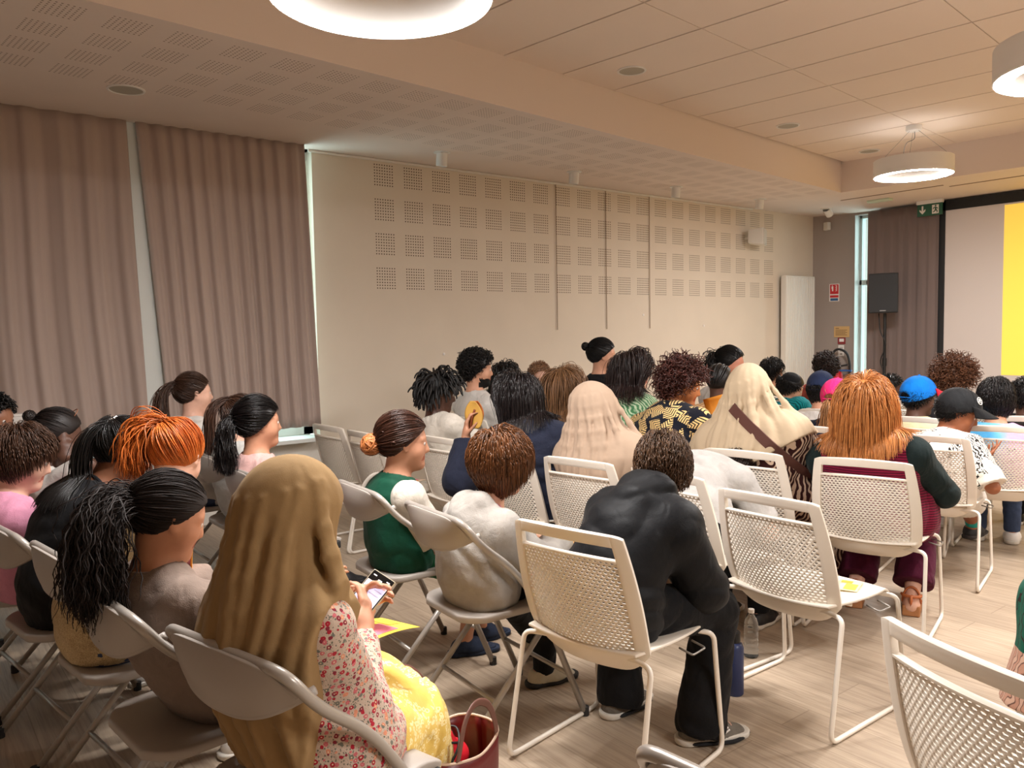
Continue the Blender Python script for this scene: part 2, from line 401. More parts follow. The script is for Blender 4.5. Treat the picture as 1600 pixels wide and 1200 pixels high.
def downlight(x, y, z, label, r=.105):
    t = empty('downlight', label, 'downlight', (x, y, z), 0, 'recessed downlights')
    b = MB(); b.lathe([(r, .0), (r, -.006), (r-.012, -.008), (r-.016, -.002)], 40); b.obj('trim_ring', M_LAMP_BODY, t, True, auto=40)
    b = MB(); b.lathe([(r-.013, -.004), (r-.03, -.0025), (.0, -.0015)][::-1], 40); b.obj('reflector', plain('dull_reflector', (168, 164, 150), .45), t)
    return t
downlight(1.25, 5.45, WALL_Z, 'round recessed downlight in the low ceiling above the curtains', .11)
downlight(4.36, 4.15, TOP_Z, 'nearest recessed downlight in the raised tiled ceiling')
downlight(6.72, 4.42, TOP_Z, 'middle recessed downlight in the raised tiled ceiling')
downlight(8.42, 4.55, TOP_Z, 'farthest recessed downlight, left of the small ring lamp')
SPOT = [('white cylinder ceiling spot nearest the curtains', 3.81, 0), ('second white cylinder ceiling spot along the perforated wall', 5.32, 0), ('third white cylinder ceiling spot along the perforated wall', 6.80, 0),
        ('white cylinder ceiling spot above the wall loudspeaker', 8.30, 0), ('white ceiling spot in the corner, tilted towards the door', 9.73, .9)]
for lab, x, tilt in SPOT:
    t = empty('spotlight', lab, 'spotlight', (x, 5.83, WALL_Z), 0, 'cylinder ceiling spots')
    b = MB(); b.lathe([(.072, 0), (.072, -.005), (.055, -.007), (.0, -.007)], 32); b.obj('trim_ring', M_LAMP_BODY, t, True, auto=40)
    M = Matrix.Rotation(.12 if not tilt else 0, 4, 'X') @ Matrix.Rotation(-tilt, 4, 'Y')
    b = MB(); b.lathe([(.046, .0), (.048, -.012), (.048, -.108), (.044, -.112), (.041, -.105), (.041, -.085), (0, -.085)], 32, Matrix.Translation((0, 0, -.005)) @ M); b.obj('lamp_head', M_LAMP_BODY, t, True, auto=40)

# ================================================================ WALL FIXTURES
t = empty('radiator', 'tall white vertical panel radiator in the front left corner', 'radiator', (9.78, 6.24, .66))
b = MB()
for k in range(14): b.bbox((-.335+k*.048, -.02, .03), (-.335+k*.048+.045, .012, 1.47), .008)
b.obj('panel', M_WHITE, t, True, auto=50)
b = MB(); b.bbox((-.34, -.012, 1.46), (.34, .06, 1.49), .006); b.bbox((-.34, -.012, .0), (.34, .06, .035), .006); b.bbox((-.345, -.015, .0), (-.335, .06, 1.49), .003); b.obj('casing', M_WHITE, t)
b = MB(); b.tube([(-.28, .04, 0), (-.28, .04, -.5), (-.28, .1, -.52)], .009, 8); b.tube([(-.2, .04, 0), (-.2, .04, -.5), (-.2, .1, -.52)], .009, 8); b.obj('pipe', M_WHITE, t, True)
t = empty('wall_speaker', 'small white loudspeaker on a bracket high on the perforated wall', 'loudspeaker', (8.75, 6.20, 2.60), math.radians(-62))
b = MB(); b.add([(-.09, -.10, -.07), (.10, -.145, -.105), (.10, .145, -.105), (-.09, .10, -.07), (-.09, -.10, .09), (.10, -.145, .11), (.10, .145, .11), (-.09, .10, .09)],
      [(3,2,1,0),(4,5,6,7),(0,1,5,4),(1,2,6,5),(2,3,7,6),(3,0,4,7)]); b.obj('cabinet', M_WHITE, t, bevel=.012)
b = MB(); b.bbox((.096, -.138, -.098), (.112, .138, .104), .008); b.obj('grille', plain('speaker_grille_white', (206, 202, 194), .6, bump=.5, bscale=400), t)
b = MB(); b.bbox((.111, -.012, -.09), (.1135, .012, -.078), .001); b.obj('badge', plain('badge_grey', (120, 116, 110), .4), t)
b = MB(); b.tube([(-.09, 0, 0), (-.14, .03, .0), (-.16, .12, .0)], .014, 8); b.bbox((-.19, .10, -.04), (-.12, .125, .04), .005); b.obj('bracket', M_WHITE, t)
t = tag(MB().obj('motion_detector', M_WHITE), 'small white motion detector box high in the front left corner', 'motion detector')
b = MB(); b.bbox((-.03, -.045, -.055), (.03, .045, .055), .012); b.obj('motion_detector_shell', M_WHITE, None); o_ = bpy.data.objects['motion_detector_shell']; bpy.data.objects.remove(t)
o_.name = 'motion_detector'; tag(o_, 'small white motion detector box high in the front left corner', 'motion detector'); o_.location = (10.30, 6.16, 2.84); o_.rotation_euler.z = math.radians(-19)
NW = math.atan2(-.18, -.511)                                   # the bevelled front section
def on_front(y, z, off=.004):
    x = 10.27 + (6.351-y)*.18/.511; return (x-off*.94, y-off*.33, z)
FA = math.radians(19.4)
def signplate(name, label, cat, y, z, w, h, mat, parts):
    """flat plate on the bevelled front section; local x out of the wall, y to the left"""
    t = empty(name, label, cat, on_front(y, z, .003), -(-FA) if 0 else FA)
    b = MB(); b.bbox((-.006, -w/2, -h/2), (0, w/2, h/2), .001); b.obj('plate', mat, t)
    for nm, m, shapes in parts:
        b = MB()
        for (y0, z0, y1, z1) in shapes: b.box((-.0075, min(y0, y1), min(z0, z1)), (-.006, max(y0, y1), max(z0, z1)))
        b.obj(nm, m, t)
    return t
M_RED = plain('sign_red', (196, 24, 34), .5); M_SW = plain('sign_white', (236, 232, 228), .5); M_BLUE = plain('sign_blue', (38, 92, 140), .5)
M_TAN = plain('tan_paper', (206, 168, 112), .8); M_TXT = plain('print_dark', (70, 52, 40), .8)
ext = [(.03, .085, .012, .02), (.024, .10, .018, .085), (.034, .10, .022, .094), (.031, .086, .036, .05), (-.012, .10, -.022, .094), (-.012, .075, -.022, .069), (-.012, .05, -.022, .044), (-.012, .025, -.022, .019), (-.026, .10, -.034, .02)]
signplate('fire_extinguisher_sign', 'red and white fire extinguisher sign on the brown wall', 'sign', 6.08, 1.93, .13, .24, M_SW,
   [('red_panel', M_RED, [(.055, -.02, -.055, .112), (.055, -.068, -.055, -.036)]), ('pictogram', M_SW, [(a*1.0, b_*1.0, c, d_) for a, b_, c, d_ in ext]), ('blue_strip', M_BLUE, [(.05, -.112, -.05, -.078)])])
for o in bpy.data.objects:
    if o.name.startswith('pictogram'): o.location.x = -.0015
signplate('notice', 'tan paper notice with small print on the brown wall', 'notice', 5.985, 1.39, .20, .15, M_TAN, [('print', M_TXT, [(.08, .05, .035, .043)]+[(.08, .025-.017*k, -.07+.02*(k % 2), .020-.017*k) for k in range(5)])])
signplate('fire_alarm_button', 'dark red fire call point under the tan notice', 'fire alarm button', 5.985, 1.265, .10, .09, plain('dull_red', (138, 40, 44), .5), [('window', M_SW, [(.03, .03, -.03, -.012)])])
signplate('light_switch', 'white light switch plate below the red call point', 'light switch', 5.99, 1.13, .075, .15, M_SW, [('key', plain('switch_grey', (200, 196, 190), .5), [(.022, .055, -.022, .02), (.022, .008, -.022, -.02)]), ('label', M_TXT, [(.012, -.038, -.014, -.052)])])
t = empty('fire_extinguisher', 'red fire extinguisher with black hose on the brown wall behind the curly haired boy', 'fire extinguisher', on_front(6.02, .42, .12), FA)
b = MB(); b.lathe([(0, 0), (.075, .0), (.08, .02), (.08, .36), (.066, .41), (.03, .44), (.03, .46), (0, .46)], 28); b.obj('cylinder', M_RED, t, True, auto=40)
b = MB(); b.tube(rounded([(0, 0, .455), (-.0, -.03, .50), (0, -.14, .52)], .03), .012, 8); b.bbox((-.03, -.03, .45), (.03, .03, .50), .008); b.obj('valve', M_BLACK, t, True, auto=40)
b = MB(); b.tube(bez([(0, .03, .48), (0, .08, .62), (0, .0, .73), (0, -.12, .68), (0, -.165, .5), (0, -.15, .25), (0, -.1, .15)], 8), .016, 10); b.obj('hose', M_BLACK, t, True)
b = MB(); b.bbox((-.02, -.19, .43), (.02, .02, .452), .004); b.obj('clip', plain('clip_blue', (40, 90, 160), .5), t)
# black PA speaker on a stand
t = empty('speaker_stand', 'black pole stand carrying the black loudspeaker by the front curtain', 'speaker stand', (10.05, 5.20, 0))
b = MB(); b.tube([(0, 0, .25), (0, 0, 1.62)], .019, 14); b.tube([(0, 0, .95), (0, 0, 1.05)], .027, 14); b.obj('pole', M_BLACK, t, True, auto=40)
for k in range(3):
    a = k*2.094+.5; b = MB(); b.tube([(0, 0, .62), (.36*math.cos(a), .36*math.sin(a), .012)], .013, 10); b.tube([(0, 0, .25), (.2*math.cos(a), .2*math.sin(a), .29)], .009, 8); b.obj('leg', M_BLACK, t, True)
b = MB(); b.tube(bez([(-.04, .06, 1.62), (-.045, .035, 1.40), (-.03, -.03, 1.22), (-.03, .035, 1.02), (-.03, -.0, .86), (-.03, .03, .6)], 8), .008, 8); b.obj('cable', M_BLACK, t, True)
t = empty('pa_speaker', 'black loudspeaker box on a pole stand in front of the door', 'loudspeaker', (10.05, 5.20, 1.62), math.radians(198))
b = MB(); b.add([(.15, -.175, 0), (.15, .175, 0), (-.12, .12, .02), (-.12, -.12, .02), (.15, -.175, .50), (.15, .175, .50), (-.12, .12, .48), (-.12, -.12, .48)],
      [(0,3,2,1),(4,5,6,7),(1,5,4,0),(2,6,5,1),(3,7,6,2),(0,4,7,3)]); b.obj('cabinet', plain('speaker_black', (34, 35, 37), .6, bump=.3, bscale=300), t, bevel=.012)
b = MB(); b.bbox((.148, -.165, .012), (.158, .165, .488), .006); b.obj('grille', plain('grille_black', (42, 44, 47), .55, bump=.8, bscale=500), t)
b = MB(); b.bbox((.157, -.035, .025), (.1595, .035, .036), .001); b.obj('badge', plain('badge_silver', (160, 160, 160), .4), t)
# hanging exit sign
t = empty('exit_sign', 'green emergency exit sign with down arrow and running figure under the ceiling', 'exit sign', (10.2, 4.73, 2.80), math.radians(180))
M_EXIT = plain('exit_green', (38, 92, 72), .4)
b = MB(); b.bbox((-.01, -.15, 0), (.01, .15, .145), .003); b.obj('panel', M_EXIT, t)
b = MB(); b.bbox((-.03, -.155, .145), (.03, .155, .19), .006); b.obj('lamp_housing', M_LAMP_BODY, t)
b = MB(); sgn = .0115
def flat(b, pts): b.add([(sgn, y, z) for y, z in pts]+[(.009, y, z) for y, z in pts], [tuple(range(len(pts)))]+[(i, (i+1) % len(pts), len(pts)+(i+1) % len(pts), len(pts)+i) for i in range(len(pts))])
# facing the hall: local +y is the viewer's right
flat(b, [(-.095, .125), (-.075, .125), (-.075, .062), (-.05, .085), (-.05, .062), (-.085, .025), (-.12, .062), (-.12, .085), (-.095, .062)])
b.obj('arrow', M_SW, t)
b = MB(); flat(b, [(.03, .125), (.11, .125), (.11, .018), (.03, .018)]); b.obj('doorway', M_SW, t)
sgn = .0135; b = MB()
b.lathe([(0, .0135), (.010, .0135), (.010, .0)], 14, Matrix.Translation((0, .073, .112)) @ Matrix.Rotation(math.pi/2, 4, 'Y'))
for pts in ([(.062, .100), (.082, .098), (.084, .066), (.066, .060)], [(.080, .096), (.100, .084), (.103, .074), (.096, .074), (.080, .086)], [(.064, .098), (.045, .092), (.040, .072), (.047, .072), (.052, .084), (.064, .088)],
            [(.066, .066), (.084, .066), (.098, .050), (.094, .028), (.086, .028), (.087, .047), (.074, .054)], [(.066, .066), (.078, .060), (.064, .042), (.044, .034), (.040, .042), (.056, .050)]): flat(b, pts)
b.obj('running_figure', M_EXIT, t)
# hanging wires for pictures on the long wall
for k, (x, lab) in enumerate(((5.525, 'picture wire hanging down the perforated wall, nearest the curtains'), (6.24, 'middle picture wire hanging down the perforated wall'), (6.93, 'picture wire hanging down the perforated wall, nearest the radiator'))):
    b = MB(); b.tube([(x, WALL_Y-.012, 2.975), (x, WALL_Y-.012, 1.475)], .004, 6); tag(b.obj('picture_wire', plain('wire_taupe', (160, 138, 116), .6), None, True), lab, 'wire', 'picture hanging wires')
for k, (x, z, lab) in enumerate(((4.12, 1.265, 'white plug speck on the bare wall left of the curly haired man'), (6.83, 1.63, 'white plug speck on the wall left of the third wire'), (7.9, 1.5, 'white plug speck on the wall right of the third wire'))):
    b = MB(); b.bbox((-.012, -.006, -.012), (.012, .0, .012), .004); o_ = tag(b.obj('wall_plug', M_SW, loc=(x, WALL_Y-.001, z)), lab, 'wall plug')
# projection screen on the front wall
t = empty('projection_screen', 'large projection screen with black border on the front wall', 'projection screen', (10.33, 0, 0))
M_MASK = plain('screen_black', (30, 31, 33), .7)
b = MB(); ya, yb2 = 4.60, -1.2
b.box((-.01, yb2, .30), (.02, ya-.0, .42)); b.box((-.01, ya-.0, .30), (.02, ya+.075, 2.97)); b.box((-.01, yb2-.075, .30), (.02, yb2, 2.97)); b.box((-.01, yb2-.075, 2.855), (.02, ya+.075, 2.975))
b.obj('border', M_MASK, t)
ts = NT('screen_cloth'); ts.col(srgb(206, 196, 190)); ts.p(Roughness=.8, Specular_IOR_Level=.1, Emission_Color=srgb(226, 206, 192)+(1,), Emission_Strength=.02)  # projected light put into the cloth as a faint glow
b = MB(); b.box((.0, yb2, .40), (.012, ya, 2.86)); b.obj('screen_cloth', ts.m, t)
ty = NT('projected_yellow'); ty.col(srgb(244, 204, 84)); ty.p(Roughness=.8, Specular_IOR_Level=.1, Emission_Color=srgb(255, 216, 96)+(1,), Emission_Strength=.20)
b = MB(); b.box((-.004, -.9, .86), (-.001, 3.94, 2.835)); b.obj('projected_image', ty.m, t)
# small green emergency light and air slots on the low front ceiling
t = empty('emergency_light', 'small greenish emergency light on the low front ceiling', 'emergency light', (9.6, 5.05, WALL_Z))
b = MB(); b.bbox((-.05, -.14, -.03), (.05, .14, 0), .008); b.obj('lens', plain('greenish_lens', (206, 226, 206), .3), t)
for x, y, lab in ((9.25, 4.75, 'left narrow air slot in the low front ceiling'), (9.4, 3.55, 'narrow air slot in the low front ceiling right of the small ring lamp')):
    b = MB(); b.box((-.012, -.6, -.004), (.012, .6, .0)); o_ = tag(b.obj('air_slot', plain('slot_dark', (120, 96, 76), .8), loc=(x, y, WALL_Z)), lab, 'air vent')
# ================================================================ CHAIRS
M_CH = plain('chair_shell_white', (228, 219, 206), .42, spec=.4)
M_ROD = plain('chair_rod_white', (232, 224, 212), .35)
M_STEELROD = plain('hook_steel', (150, 146, 140), .35, .6)
def back_pt(a, v, off=0):
    """a: -1 right .. 1 left, v: 0 lower rim .. 1 top; the shell curves round the sitter and leans back"""
    w = .208 + .030*math.sin(min(1, max(0, v)**.8)*math.pi)**.8
    y = a*w
    x = -.185 - .115*v + .045*math.exp(-v*8) + .056*a*a*(1-.2*v)
    z = .382 + .470*v - .012*a*a*v
    return Vector((x, y, z))
def chair_meshes():
    out = {}
    b = MB(); b.cur = 0
    va, vb, am = .135, .815, .82         # perforated field
    def bottom(a): return .0 + .17*max(0, (abs(a)-.50)/.50)**2.4
    # frame patches around the field
    b.grid(lambda u, v: back_pt(-am+2*am*u, bottom(-am+2*am*u)+(va-bottom(-am+2*am*u))*v), 24, 3)
    for sg in (-1, 1):
        def side(u, v, sg=sg):
            a = sg*(am+(1-am)*u); lo = bottom(a); return back_pt(a, lo+(1.0-.012*max(0, (abs(a)-.86)/.14)**2-lo)*v)
        b.grid(side if sg > 0 else (lambda u, v: side(1-u, v)), 4, 40)
    b.grid(lambda u, v: back_pt(-am+2*am*u, vb+.016*v), 24, 1)
    b.grid(lambda u, v: back_pt(-am+2*am*u, .925+.075*v), 24, 3)
    fr = b.obj('frame_tmp', None, None, True, solid=.016, bevel=.004, merge=True)
    out['frame'] = fr.data; bpy.data.objects.remove(fr)
    b = MB(); R, Cn = 28, 21
    for i in range(R):
        v0 = va+(vb-va)*i/R; v1 = va+(vb-va)*(i+1)/R; off = .5 if i % 2 else 0
        k = -1 if off else 0
        while k < Cn:
            a0 = (k+off)/Cn; a1 = (k+1+off)/Cn; k += 1
            A0, A1 = -am+2*am*max(0, a0), -am+2*am*min(1, a1)
            if A1-A0 < .7*2*am/Cn:
                b.add([back_pt(A0, v0), back_pt(A1, v0), back_pt(A1, v1), back_pt(A0, v1)], [(0, 1, 2, 3)]); continue
            am_, vm = (A0+A1)/2, (v0+v1)/2; da, dv = (A1-A0)/2, (v1-v0)/2
            O = [(A0, vm), (A0, v0), (A1, v0), (A1, vm), (A1, v1), (A0, v1)]
            I = [(am_-da*.74, vm), (am_-da*.46, vm-dv*.60), (am_+da*.46, vm-dv*.60), (am_+da*.74, vm), (am_+da*.46, vm+dv*.60), (am_-da*.46, vm+dv*.60)]
            b.add([back_pt(*q) for q in O+I], [(j, (j+1) % 6, 6+(j+1) % 6, 6+j) for j in range(6)])
    pn = b.obj('panel_tmp', None, None, True, solid=.0055, merge=True); out['panel'] = pn.data; bpy.data.objects.remove(pn)
    # seat shell
    b = MB()
    def seat(u, v):
        y = -1+2*u; x = -.20+.455*v; w = .215+.02*math.sin(v*math.pi)-.03*max(0, v-.86)/.14*0
        yy = y*w; z = .450+.016*y*y*(1-v)-.010*math.sin(v*math.pi)*(1-y*y)-.022*max(0, (v-.86)/.14)**2
        x -= .03*max(0, v-.7)/.3*abs(y)**3
        return Vector((x, yy, z))
    b.grid(seat, 20, 18); s_ = b.obj('seat_tmp', None, None, True, solid=.010, bevel=.003); out['seat'] = s_.data; bpy.data.objects.remove(s_)
    for sg in (-1, 1):
        b = MB(); Y = sg*.262; yi = sg*.20
        pts = rounded([(-.14, yi*.3, .428), (-.155, yi, .430), (-.175, Y*.97, .428), (-.262, Y, .0095), (.262, Y, .0095), (.222, Y*.95, .425), (.19, yi, .430), (.18, yi*.3, .428)], .045, 6)
        b.tube(pts, .0088, 10); o = b.obj('leg_tmp', None, None, True); out['leg%d' % sg] = o.data; bpy.data.objects.remove(o)
    b = MB()
    b.tube(rounded([(.02, -.235, .432), (.02, -.285, .420), (.10, -.285, .420), (.10, -.235, .432)], .01), .0035, 6)
    o = b.obj('hook_tmp', None, None, True); out['hook'] = o.data; bpy.data.objects.remove(o)
    b = MB(); b.tube([(-.02, -.20, .432), (-.02, .20, .432)], .007, 8); b.tube([(.10, -.20, .434), (.10, .20, .434)], .007, 8)
    o = b.obj('cross_tmp', None, None, True); out['cross'] = o.data; bpy.data.objects.remove(o)
    return out
CM = chair_meshes()
for k, m in CM.items():
    m.materials.append(M_CH if k in ('frame', 'panel', 'seat') else M_STEELROD if k == 'hook' else M_ROD)
def make_chair(x, y, deg, label):
    t = empty('stacking_chair', label, 'chair', (x, y, 0), math.radians(deg), 'white perforated stacking chairs')
    bk = link('backrest', CM['panel'], None, t); link('backrest_frame', CM['frame'], None, bk)
    link('seat', CM['seat'], None, t); link('leg', CM['leg1'], None, t); link('leg', CM['leg-1'], None, t)
    link('crossbar', CM['cross'], None, t); link('linking_hook', CM['hook'], None, t)
    return t
CHAIRS = [
 (1.90, 1.905, 10, 'white perforated chair of the boy in the black hooded jacket'),
 (2.77, 1.735, 0, 'empty white perforated chair with a small paper on its seat'),
 (3.75, 1.98, 16, 'white perforated chair of the red haired woman in burgundy'),
 (1.812, .56, -20, 'white perforated chair cut off at the bottom right corner'),
 (2.83, 2.86, 8, 'white perforated chair of the woman in the beige headscarf facing left'),
 (2.88, 2.30, -3, 'white perforated chair of the bent over person in the grey t-shirt'),
 (2.80, 3.40, 4, 'white perforated chair of the person in the navy jacket'),
 (2.80, 4.02, 4, 'white perforated chair behind the boy with short locs, right of the green shirt'),
 (2.60, 5.10, 3, 'empty white perforated chair nearest the curtain'),
 (2.60, 4.57, 0, 'empty white perforated chair second from the curtain, behind the curly bun'),
 (3.60, 2.50, 10, 'white perforated chair of the woman with the brown bag strap'),
 (3.62, 3.12, 6, 'white perforated chair of the curly haired woman in the palm leaf shirt'),
 (3.60, 3.66, 4, 'white perforated chair of the woman in the green blouse'),
 (3.60, 4.22, 3, 'white perforated chair of the woman with long light brown hair'),
 (3.55, 4.80, 3, 'white perforated chair of the curly haired man in white'),
 (4.77, 2.16, 14, 'white perforated chair of the boy in the black cap'),
 (4.72, 2.80, 12, 'white perforated chair of the girl in the pink cap'),
 (4.46, 3.43, 8, 'white perforated chair of the child with braids'),
 (5.09, 3.86, -6, 'white perforated chair of the woman in white near the wall'),
 (4.72, 4.55, 4, 'white perforated chair of the woman with the black bun'),
 (5.45, 2.10, 20, 'white perforated chair of the boy in the blue and pink shirt'),
 (5.62, 2.66, 14, 'white perforated chair of the boy in the blue cap'),
 (5.72, 3.30, 10, 'white perforated chair of the boy in the navy cap'),
 (5.80, 3.88, 8, 'white perforated chair of the boy in the teal jacket'),
 (6.60, 2.72, 16, 'white perforated chair of the child with the big curly hair'),
 (6.75, 3.36, 12, 'empty white perforated chair in a far row behind the navy cap'),
 (6.80, 3.95, 9, 'white perforated chair of the boy with curly hair and glasses'),
 (6.14, 2.13, 18, 'white perforated chair at the right edge behind the dark haired boy'),
 (7.70, 3.9, 10, 'white perforated chair in the farthest row near the radiator'),
 (7.17, 3.63, 8, 'white perforated chair of the short haired child between the red hair and the blue cap'),
 (2.97, .60, 18, 'white perforated chair under the green floral dress at the right edge'),
 (6.54, 4.47, 4, 'white perforated chair of the person with glasses behind the cream headscarf'),
 (3.97, 5.50, 0, 'white perforated chair of the smooth haired person behind the navy jacket'),
 (4.44, 5.08, -70, 'white perforated chair of the person with cropped fair hair'),
]
for c in CHAIRS: make_chair(*c)

# grey folding chairs
M_FOLD = plain('folding_plastic_grey', (166, 158, 150), .45)
M_TUBE = plain('folding_tube_grey', (172, 165, 157), .30, .25)
M_FOOT = plain('rubber_foot_dark', (38, 36, 36), .7)
def fold_meshes():
    out = {}
    r = .0125
    # upright + front legs: one tube arched over the back
    side = lambda sg: [(.285, sg*.222, .012), (.10, sg*.222, .44), (-.03, sg*.225, .62), (-.165, sg*.226, .725)]
    L = side(1); Rr = side(-1)
    pts = rounded(L+[(-.232, .222, .812), (-.232, -.222, .812)]+Rr[::-1], .085, 7)
    b = MB(); b.tube(pts, r, 12); o = b.obj('tmp', M_TUBE, None, True); out['frame'] = o.data; bpy.data.objects.remove(o)
    # rear legs
    for nm, sg in (('rl', 1), ('rr', -1)):
        b = MB(); b.tube([(.165, sg*.198, .425), (-.215, sg*.198, .012)], .0115, 12); o = b.obj('tmp', M_TUBE, None, True); out[nm] = o.data; bpy.data.objects.remove(o)
    b = MB(); b.tube([(-.095, -.198, .143), (-.095, .198, .143)], .0085, 10); o = b.obj('tmp', M_TUBE, None, True); out['bar'] = o.data; bpy.data.objects.remove(o)
    b = MB(); b.tube([(.215, -.222, .175), (.215, .222, .175)], .0085, 10); o = b.obj('tmp', M_TUBE, None, True); out['bar2'] = o.data; bpy.data.objects.remove(o)
    # back panel: hangs from the arch, rounded lower edge, wraps round the tube
    def bp(u, v):
        a = -1+2*u; y = a*.222
        top = .818-.060*abs(a)**7; low = .688+.070*abs(a)**2.6
        z = top+(low-top)*v
        x = -.246+.040*abs(a)**5 + .040*v*(.25+.75*abs(a)**2) - .014*math.sin(math.pi*v)*(1-a*a)
        return Vector((x, y, z))
    b = MB(); b.grid(bp, 24, 10); o = b.obj('tmp', M_FOLD, None, True, solid=.016, bevel=.005); out['back'] = o.data; bpy.data.objects.remove(o)
    b = MB(); b.tube([bp(k/24, 1.0)+Vector((0, 0, .002)) for k in range(25)], .010, 8); o = b.obj('tmp', M_FOLD, None, True); out['lip'] = o.data; bpy.data.objects.remove(o)
    def st(u, v):
        a = -1+2*u; xx = -.20+.40*v; w = .195+.012*v
        c = 1.0
        if v < .22: c = math.sqrt(max(.0, 1-((.22-v)/.22)**2*.62))
        return Vector((xx, a*w*c, .445+.012*math.sin(v*math.pi)*-1*(1-a*a)+.012*v-.02*max(0, (v-.85)/.15)**2))
    b = MB(); b.grid(st, 20, 18); o = b.obj('tmp', M_FOLD, None, True, solid=.026, bevel=.010); out['seat'] = o.data; bpy.data.objects.remove(o)
    b = MB(); b.tube([(0, 0, 0), (0, 0, .034)], .0155, 10)
    o = b.obj('tmp', M_FOOT, None, True, auto=40); out['foot'] = o.data; bpy.data.objects.remove(o)
    b = MB(); b.bbox((-.035, -.012, -.018), (.035, .012, .018), .006); b.tube([(0, -.022, 0), (0, .022, 0)], .009, 8)
    o = b.obj('tmp', M_FOOT, None, True, auto=40); out['hinge'] = o.data; bpy.data.objects.remove(o)
    return out
FM = fold_meshes()
def make_fold(x, y, deg, label):
    t = empty('folding_chair', label, 'chair', (x, y, 0), math.radians(deg), 'grey folding chairs')
    link('tube_frame', FM['frame'], None, t); link('leg', FM['rl'], None, t); link('leg', FM['rr'], None, t)
    link('crossbar', FM['bar'], None, t); link('crossbar', FM['bar2'], None, t)
    bk = link('backrest', FM['back'], None, t); link('rim', FM['lip'], None, bk)
    link('seat', FM['seat'], None, t)
    for fx, fy in ((.286, .222), (.286, -.222), (-.216, .198), (-.216, -.198)): link('rubber_foot', FM['foot'], None, t, loc=(fx, fy, 0))
    for fy in (.212, -.212): link('hinge', FM['hinge'], None, t, loc=(.155, fy, .425))
    return t
FOLD = [
 (.735, 1.71, 14, 'grey folding chair under the girl in the camel headscarf'),
 (.62, 2.19, 6, 'grey folding chair of the girl with the dark curly ponytail'),
 (.59, 2.76, 8, 'grey folding chair of the red haired girl in beige'),
 (.50, 3.27, 9, 'grey folding chair of the girl in the black vest'),
 (.44, 3.78, 9, 'grey folding chair of the boy in the pink shirt'),
 (1.76, 3.03, -4, 'grey folding chair of the girl in the green and white jersey'),
 (1.75, 2.43, -4, 'grey folding chair of the boy in the light grey hoodie'),
 (1.53, 3.84, 0, 'grey folding chair of the dark haired girl in the pink top'),
 (1.56, 4.40, 0, 'grey folding chair of the girl in the white hooded top behind the red hair'),
 (1.13, .64, 5, 'grey folding chair at the bottom edge showing only its top rail'),
 (.58, 4.28, 2, 'grey folding chair of the child with dark parted braids'),
 (.43, 4.80, -15, 'grey folding chair of the person cut off by the left edge'),
 (1.53, 4.96, 0, 'grey folding chair of the girl sitting upright against the curtain'),
]
for c in FOLD: make_fold(*c)
# ================================================================ PEOPLE: shape engine
# smooth unions of tapered limbs are turned into one continuous skin (surface nets on a sparse grid)
F32 = np.float32
def A3(*p): return np.array(p, float)
def unit(v): v = np.asarray(v, float); return v/(np.linalg.norm(v)+1e-12)
def Rx(a): c, s = math.cos(a), math.sin(a); return np.array([[1, 0, 0], [0, c, -s], [0, s, c]])
def Ry(a): c, s = math.cos(a), math.sin(a); return np.array([[c, 0, s], [0, 1, 0], [-s, 0, c]])
def Rz(a): c, s = math.cos(a), math.sin(a); return np.array([[c, -s, 0], [s, c, 0], [0, 0, 1]])
class Pr:
    """tapered capsule a->b; sc = [(axis, stretch), ...]; op u(nion) s(ubtract); cut = [(point, normal)] keeps the side the normal points away from"""
    __slots__ = ('a', 'b', 'ra', 'rb', 'M', 'k', 'op', 'cut', 'f')
    def __init__(s, a, b=None, ra=.05, rb=None, k=.03, op='u', sc=None, cut=None):
        s.a = np.asarray(a, float); s.b = s.a if b is None else np.asarray(b, float)
        s.ra = ra; s.rb = ra if rb is None else rb; s.k = k; s.op = op; s.cut = cut or []; s.M = None; s.f = 1.0
        if sc:
            M = np.eye(3)
            for e, q in sc:
                e = unit(e); M = M + (1/q-1)*np.outer(e, e); s.f = min(s.f, q)
            s.M = M
    def d(s, P):
        q = P - s.a.astype(F32); ba = s.b-s.a
        if s.M is not None: q = q @ s.M.T.astype(F32); ba = s.M @ ba
        L = float(ba @ ba)
        if L > 1e-10:
            t = np.clip((q @ ba.astype(F32))/F32(L), 0, 1)
            q = q - t[..., None]*ba.astype(F32); r = s.ra + (s.rb-s.ra)*t
        else: r = s.ra
        d = np.sqrt((q*q).sum(-1)) - r
        if s.f != 1: d = d*F32(s.f)
        for o, n in s.cut: d = np.maximum(d, (P - o.astype(F32)) @ n.astype(F32))
        return d
    def ext(s):
        m = max(s.ra, s.rb)*(1/min(np.linalg.svd(s.M)[1]) if s.M is not None else 1)
        return np.minimum(s.a, s.b)-m, np.maximum(s.a, s.b)+m
def smin(a, b, k):
    if k <= 0: return np.minimum(a, b)
    h = np.maximum(k-np.abs(a-b), 0)/k
    return np.minimum(a, b) - h*h*F32(k*.25)
def field(prims, P, cuts=(), disp=None):
    d = None
    for p in prims:
        e = p.d(P)
        if p.op == 'u': d = e if d is None else smin(d, e, p.k)
        else: d = -smin(-d, e, p.k)
    if disp is not None: d = d + disp(P)
    for o, n in cuts: d = np.maximum(d, (P-o.astype(F32)) @ n.astype(F32))
    return d
NB = 8
